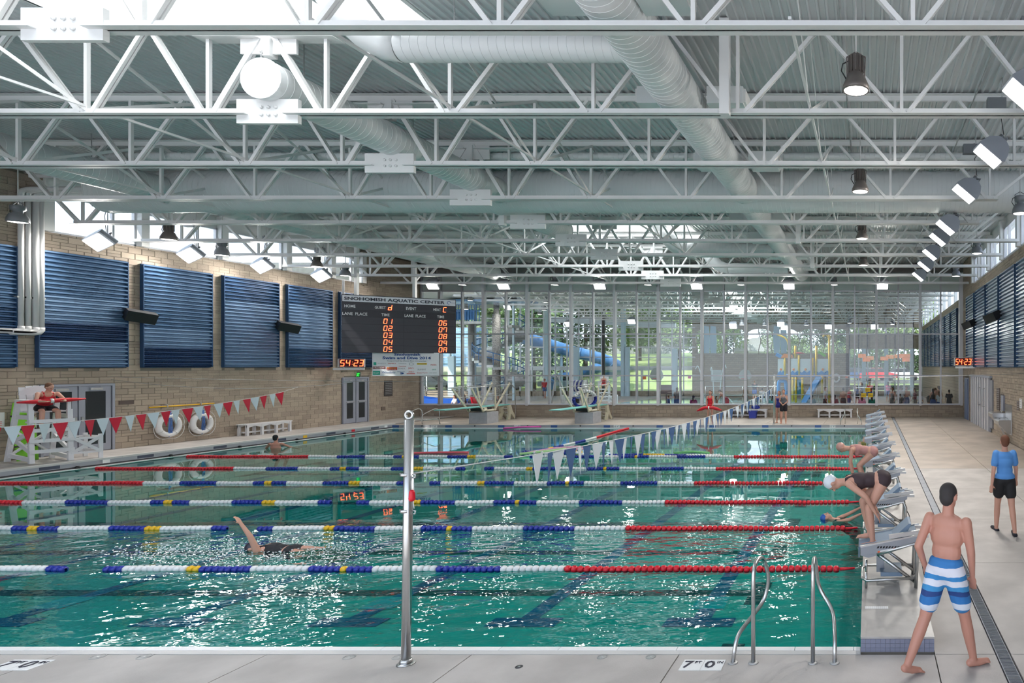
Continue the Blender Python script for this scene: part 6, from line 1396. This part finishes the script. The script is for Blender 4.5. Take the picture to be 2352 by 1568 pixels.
for i, (lab, px, d, ps, c_, fa, fem, hh) in enumerate(FP):
    sk = [M['skin'], M['skin2'], M['skin3']][i % 3]; cc = cols.get(c_)
    wear = {'shorts': (.5,.03,.06) if 'red trunks' in lab else cols['k'] if i % 2 else cols['b']}
    if cc: wear['suit' if 'swimsuit' in lab else 'tee'] = cc
    hs = 'long' if fem else 'short'; hc_ = [(.05,.03,.02),(.14,.07,.03),(.03,.02,.02)][i % 3]
    if ps == 's': person(lab, (fx(px,d), d, 0), R_(fa), h=hh, female=bool(fem), legs=((85,85,8),(85,85,8)), arms=((20,15,70,0),(20,15,70,0)), hair=hc_, hairstyle=hs, skin=sk, wear=wear, vs=.03, fingers=False, lean=8, pz=.16 if False else .48)
    else: person(lab, (fx(px,d), d, 0), R_(fa), h=hh, female=bool(fem), legs=((8,4,3),(-8,8,3)), arms=((10+5*(i%3),10,35,0),(-5,12,20,2)), lean=45 if ('leaning' in lab or 'bending' in lab) else 3, hair=hc_, hairstyle=hs, skin=sk, wear=wear, vs=.03, fingers=False)
    if ps == 's':
        t = thing('stool', 'low bench seat under the ' + ' '.join(lab.split()[:11]), 'stool', (fx(px,d), d, 0), R_(fa), group='low seats in the leisure pool hall'); MB().box((-.22,-.25,.33),(.22,.2,.38)).build('seat', M['chairw'], t)
        for s in (-.18,.18): MB().box((s-.03,-.2,0),(s+.03,.15,.33)).build('leg', M['chairw'], t)
person('lifeguard in red sitting on the far white lifeguard chair', (fx(1387,49), 49, 1.42), R_(200), h=1.7, female=True, lean=15, pz=.1, legs=((78,80,6),(78,78,10)), arms=((30,10,70,-15),(30,10,70,-15)), hair=(.3,.15,.06), hairstyle='bun', wear={'suit': cols['r'], 'shorts': cols['r']}, vs=.03, fingers=False)
t = thing('beach_chair', 'red folding chair behind the left diving board', 'chair', (fx(1101,38.4), 38.4, 0), R_(170)); MB().box((-.25,-.25,.4),(.25,.25,.45)).build('seat', M['red'], t); MB().beam((0,.25,.42),(0,.4,1.05),.5,.04,(0,1,0)).build('backrest', M['red'], t)
for s in (-.22,.22):
    for q in (-.2,.22): MB().box((s-.02,q-.02,0),(s+.02,q+.02,.4)).build('leg', M['galv'], t)
MB().lathe([(0,.0),(.2,0),(.02,.55),(0,.55)], 12).build('traffic_cone', pgr, None, loc=(fx(1231,40), 40, 0), label='green cone on the deck behind the windows', cat='cone')
# ------------------------------------------------------------------ outside
mb = MB(); NX, NY = 30, 24; vs = []
def gz(x, y):
    z = 0 if y < 66 else min(5.4, (y-66)*.13)*(1 if x < -12 else 1.0 if False else (.35 if x > -4 else .35+.65*(-4-x)/8)); return z - .12 + .15*math.sin(x*.2)*math.cos(y*.15)
for j in range(NY+1):
    for i in range(NX+1):
        x = -120 + 200*i/NX; y = 62.7 + 100*(j/NY)**1.3; vs.append((x, y, gz(x, y)))
mb.add(vs, [(j*(NX+1)+i, j*(NX+1)+i+1, (j+1)*(NX+1)+i+1, (j+1)*(NX+1)+i) for j in range(NY) for i in range(NX)], True); mb.build('ground', M['grass'], None, kind='structure')
MB().box((-120, 20, -.4), (-44.2, 63.2, -.1)).build('ground', M['grass'], None, kind='structure')
MB().box((-44.3,35.6,-.3),(-44,62.6,.9)).build('wall_left', brick, None, kind='structure')
random.seed(5); TM = {}
def tree_mesh(kind, v):
    k = (kind, v)
    if k in TM: return TM[k]
    mb = MB(); 
    if kind == 'conifer':
        for _ in range(2600):
            z = random.random()**.8; r = (1-z)*.30*(.35+.65*random.random())*(1+.25*math.sin(z*45)); a = random.random()*6.283; c = V(r*math.cos(a), r*math.sin(a), .12+.88*z - r*.15); s = .022
            d1 = V(math.cos(a)+random.uniform(-.5,.5), math.sin(a)+random.uniform(-.5,.5), random.uniform(-.8,.1)).normalized()*s*1.6; d2 = d1.cross(V(random.random(),random.random(),1)).normalized()*s*.7
            mb.add([c-d2, c+d1, c+d2], [(0,1,2)])
    else:
        cl = [(random.gauss(0,.17), random.gauss(0,.17), random.uniform(.35,.85), random.uniform(.12,.2)) for _ in range(14)]
        for _ in range(2600):
            q = random.choice(cl); u_ = V(random.gauss(0,1),random.gauss(0,1),random.gauss(0,1)).normalized()*q[3]*random.uniform(.7,1); c = V(*q[:3])+u_; s = .02
            d1 = V(random.gauss(0,1),random.gauss(0,1),random.gauss(0,1)).normalized()*s; d2 = d1.cross(V(random.random(),random.random(),1)).normalized()*s
            mb.add([c-d2, c+d1, c+d2, c-d1], [(0,1,2,3)])
    TM[k] = mb.mesh('foliage', M['leaf0'] if kind == 'conifer' else M['leaf1']); return TM[k]
tk = MB().lathe([(.022,0),(.014,.4),(.004,.95),(0,.95)], 8).mesh('trunk', M['bark'])
TR = [(1225,68,13,'conifer'),(1290,76,13,'conifer'),(1345,80,14,'conifer'),(1180,72,12,'broad'),(1410,84,12,'broad'),(1470,96,12,'broad'),(1515,90,11,'broad'),(1560,98,13,'conifer'),(1600,86,11,'broad'),(1645,84,8,'broad'),(1668,90,14,'conifer'),(1690,96,8,'conifer'),(1764,92,9.5,'conifer'),(1790,84,5.2,'broad'),(1830,88,5.5,'broad'),(1862,90,13,'conifer'),(1888,80,5.4,'broad'),(1915,84,14,'conifer'),(1945,82,6,'broad'),(1990,92,12,'broad'),(2040,95,13,'broad'),(2085,92,12,'broad'),(1110,80,12,'broad'),(1050,84,13,'conifer'),(985,80,11,'broad'),(930,86,12,'broad')]
for i, (px, d, hh, kd) in enumerate(TR):
    x = fx(px, d); side = 'seen through the long windows' if px < 1600 else 'seen over the far stone wall' if px < 1950 else 'seen at the bright corner'
    t = thing('conifer' if kd == 'conifer' else 'leafy_tree', '%s %s, %d%s tree from the left' % ('dark conifer' if kd == 'conifer' else 'leafy tree', side, sorted([q[0] for q in TR]).index(px)+1, {1:'st',2:'nd',3:'rd',21:'st',22:'nd',23:'rd'}.get(sorted([q[0] for q in TR]).index(px)+1,'th')), 'tree', (x, d, gz(x, d)), random.random()*6, 'trees outside')
    mk('foliage', tree_mesh(kd, i % 2), t, scale=(hh*(.8 if kd == 'conifer' else 1.0), hh*(.8 if kd == 'conifer' else 1.0), hh), kind='stuff'); mk('trunk', tk, t, scale=(hh,hh,hh))
# hedge, fence, houses, cars
mb = MB()
for _ in range(5000):
    c = V(random.uniform(fx(1950,80), fx(2125,80)), random.uniform(79.3,80.8), random.uniform(1.9,4.3)); d1 = V(random.gauss(0,1),random.gauss(0,1),random.gauss(0,1)).normalized()*.14; d2 = d1.cross(V(random.random(),random.random(),1)).normalized()*.14; mb.add([c-d2,c+d1,c+d2,c-d1],[(0,1,2,3)])
mb.build('hedge', M['leaf0'], None, kind='stuff', label='dark green hedge behind the parked cars', cat='hedge')
t = thing('board_fence', 'weathered grey board fence on top of the grass slope', 'fence', (fx(1300,104), 104, 0)); L_ = fx(1560,104)-fx(1300,104); k = 0
while k*.3 < L_: MB().box((k*.3,0,5.0),(k*.3+.27,.05,7.2+.1*math.sin(k))).build('fence_board', mat('grey_wood', (.30,.30,.30), .9) if 'grey_wood' not in bpy.data.materials else bpy.data.materials['grey_wood'], t); k += 1
def house(label, px, d, zb, w, h_):
    x = fx(px, d); t = thing('house', label, 'house', (x, d, zb), group='houses outside'); MB().box((-w/2,0,-4),(w/2,8,h_)).build('wall', mat('house_wall', (.62,.62,.60), .8) if 'house_wall' not in bpy.data.materials else bpy.data.materials['house_wall'], t)
    MB().prism([(-w/2-.5,h_),(w/2+.5,h_),(w*.2,h_+w*.22),(-w*.2,h_+w*.22)], -.5, 8.5).build('roof', mat('house_roof', (.34,.34,.34), .8) if 'house_roof' not in bpy.data.materials else bpy.data.materials['house_roof'], t)
    for s in (-.25,.25): MB().box((w*s-.6,-.05,h_-1.8),(w*s+.6,0,h_-.6)).build('window', M['glassdoor'], t)
house('large grey-roofed house behind the far stone wall', 1757, 88, 2.5, 8.5, 2.5); house('small pale house on the hill by the fence', 1470, 110, 6.0, 4, 2.2)
CARM = {}
def car(label, px, d, zb, c_):
    if 'b' not in CARM:
        CARM['b'] = [(-2.2,.35),(2.2,.35),(2.25,.75),(1.4,.95),(.9,1.0),(-1.2,1.0),(-2.1,.9),(-2.25,.6)]; CARM['c'] = [(-1.6,.95),(1.2,.95),(.5,1.45),(-1.0,1.45)]
    t = thing('car', label, 'car', (fx(px,d), d, zb), group='parked cars outside'); m_ = cmat(c_, .3)
    MB().prism(CARM['b'], -.85, .85).build('body', m_, t); MB().prism(CARM['c'], -.72, .72).build('cabin', M['glassdoor'], t); MB().box((-.9,-.7,1.44),(.4,.7,1.48)).build('roof', m_, t)
    for x in (-1.4,1.4):
        for y in (-.8,.8): MB().lathe([(0,-.1),(.33,-.1),(.33,.1),(0,.1)], 14, (x,y,.33), 'Y').build('wheel', M['black'], t)
lot = MB().box((fx(1940,78),71.5,1.0),(fx(2200,78),79,1.25)).build('ground', M['asph'], None, kind='structure'); MB().box((fx(890,70),67,-.3),(fx(1200,70),71,.35)).build('ground', M['asph'], None, kind='structure')
for lab, px, d, zb, c_ in (('dark blue car parked left in the bright corner',1968,73.5,1.25,(.04,.08,.20)),('silver car second from left in the bright corner',1999,76.5,1.25,(.5,.52,.55)),('red car in the middle of the bright corner',2018,73.3,1.25,(.55,.03,.04)),('white car at the right of the bright corner',2072,74,1.25,(.75,.76,.78)),('silver blue car outside the left windows',1150,68.8,.35,(.5,.6,.7)),('dark car behind the left railing',990,68.5,.35,(.06,.07,.09)),('white van-like car at the left end of the windows',932,68.8,.35,(.7,.73,.78)),('pale car outside between two pilasters',1290,69.5,gz(-34,69.5),(.6,.68,.75))): car(lab, px, d, zb, c_)
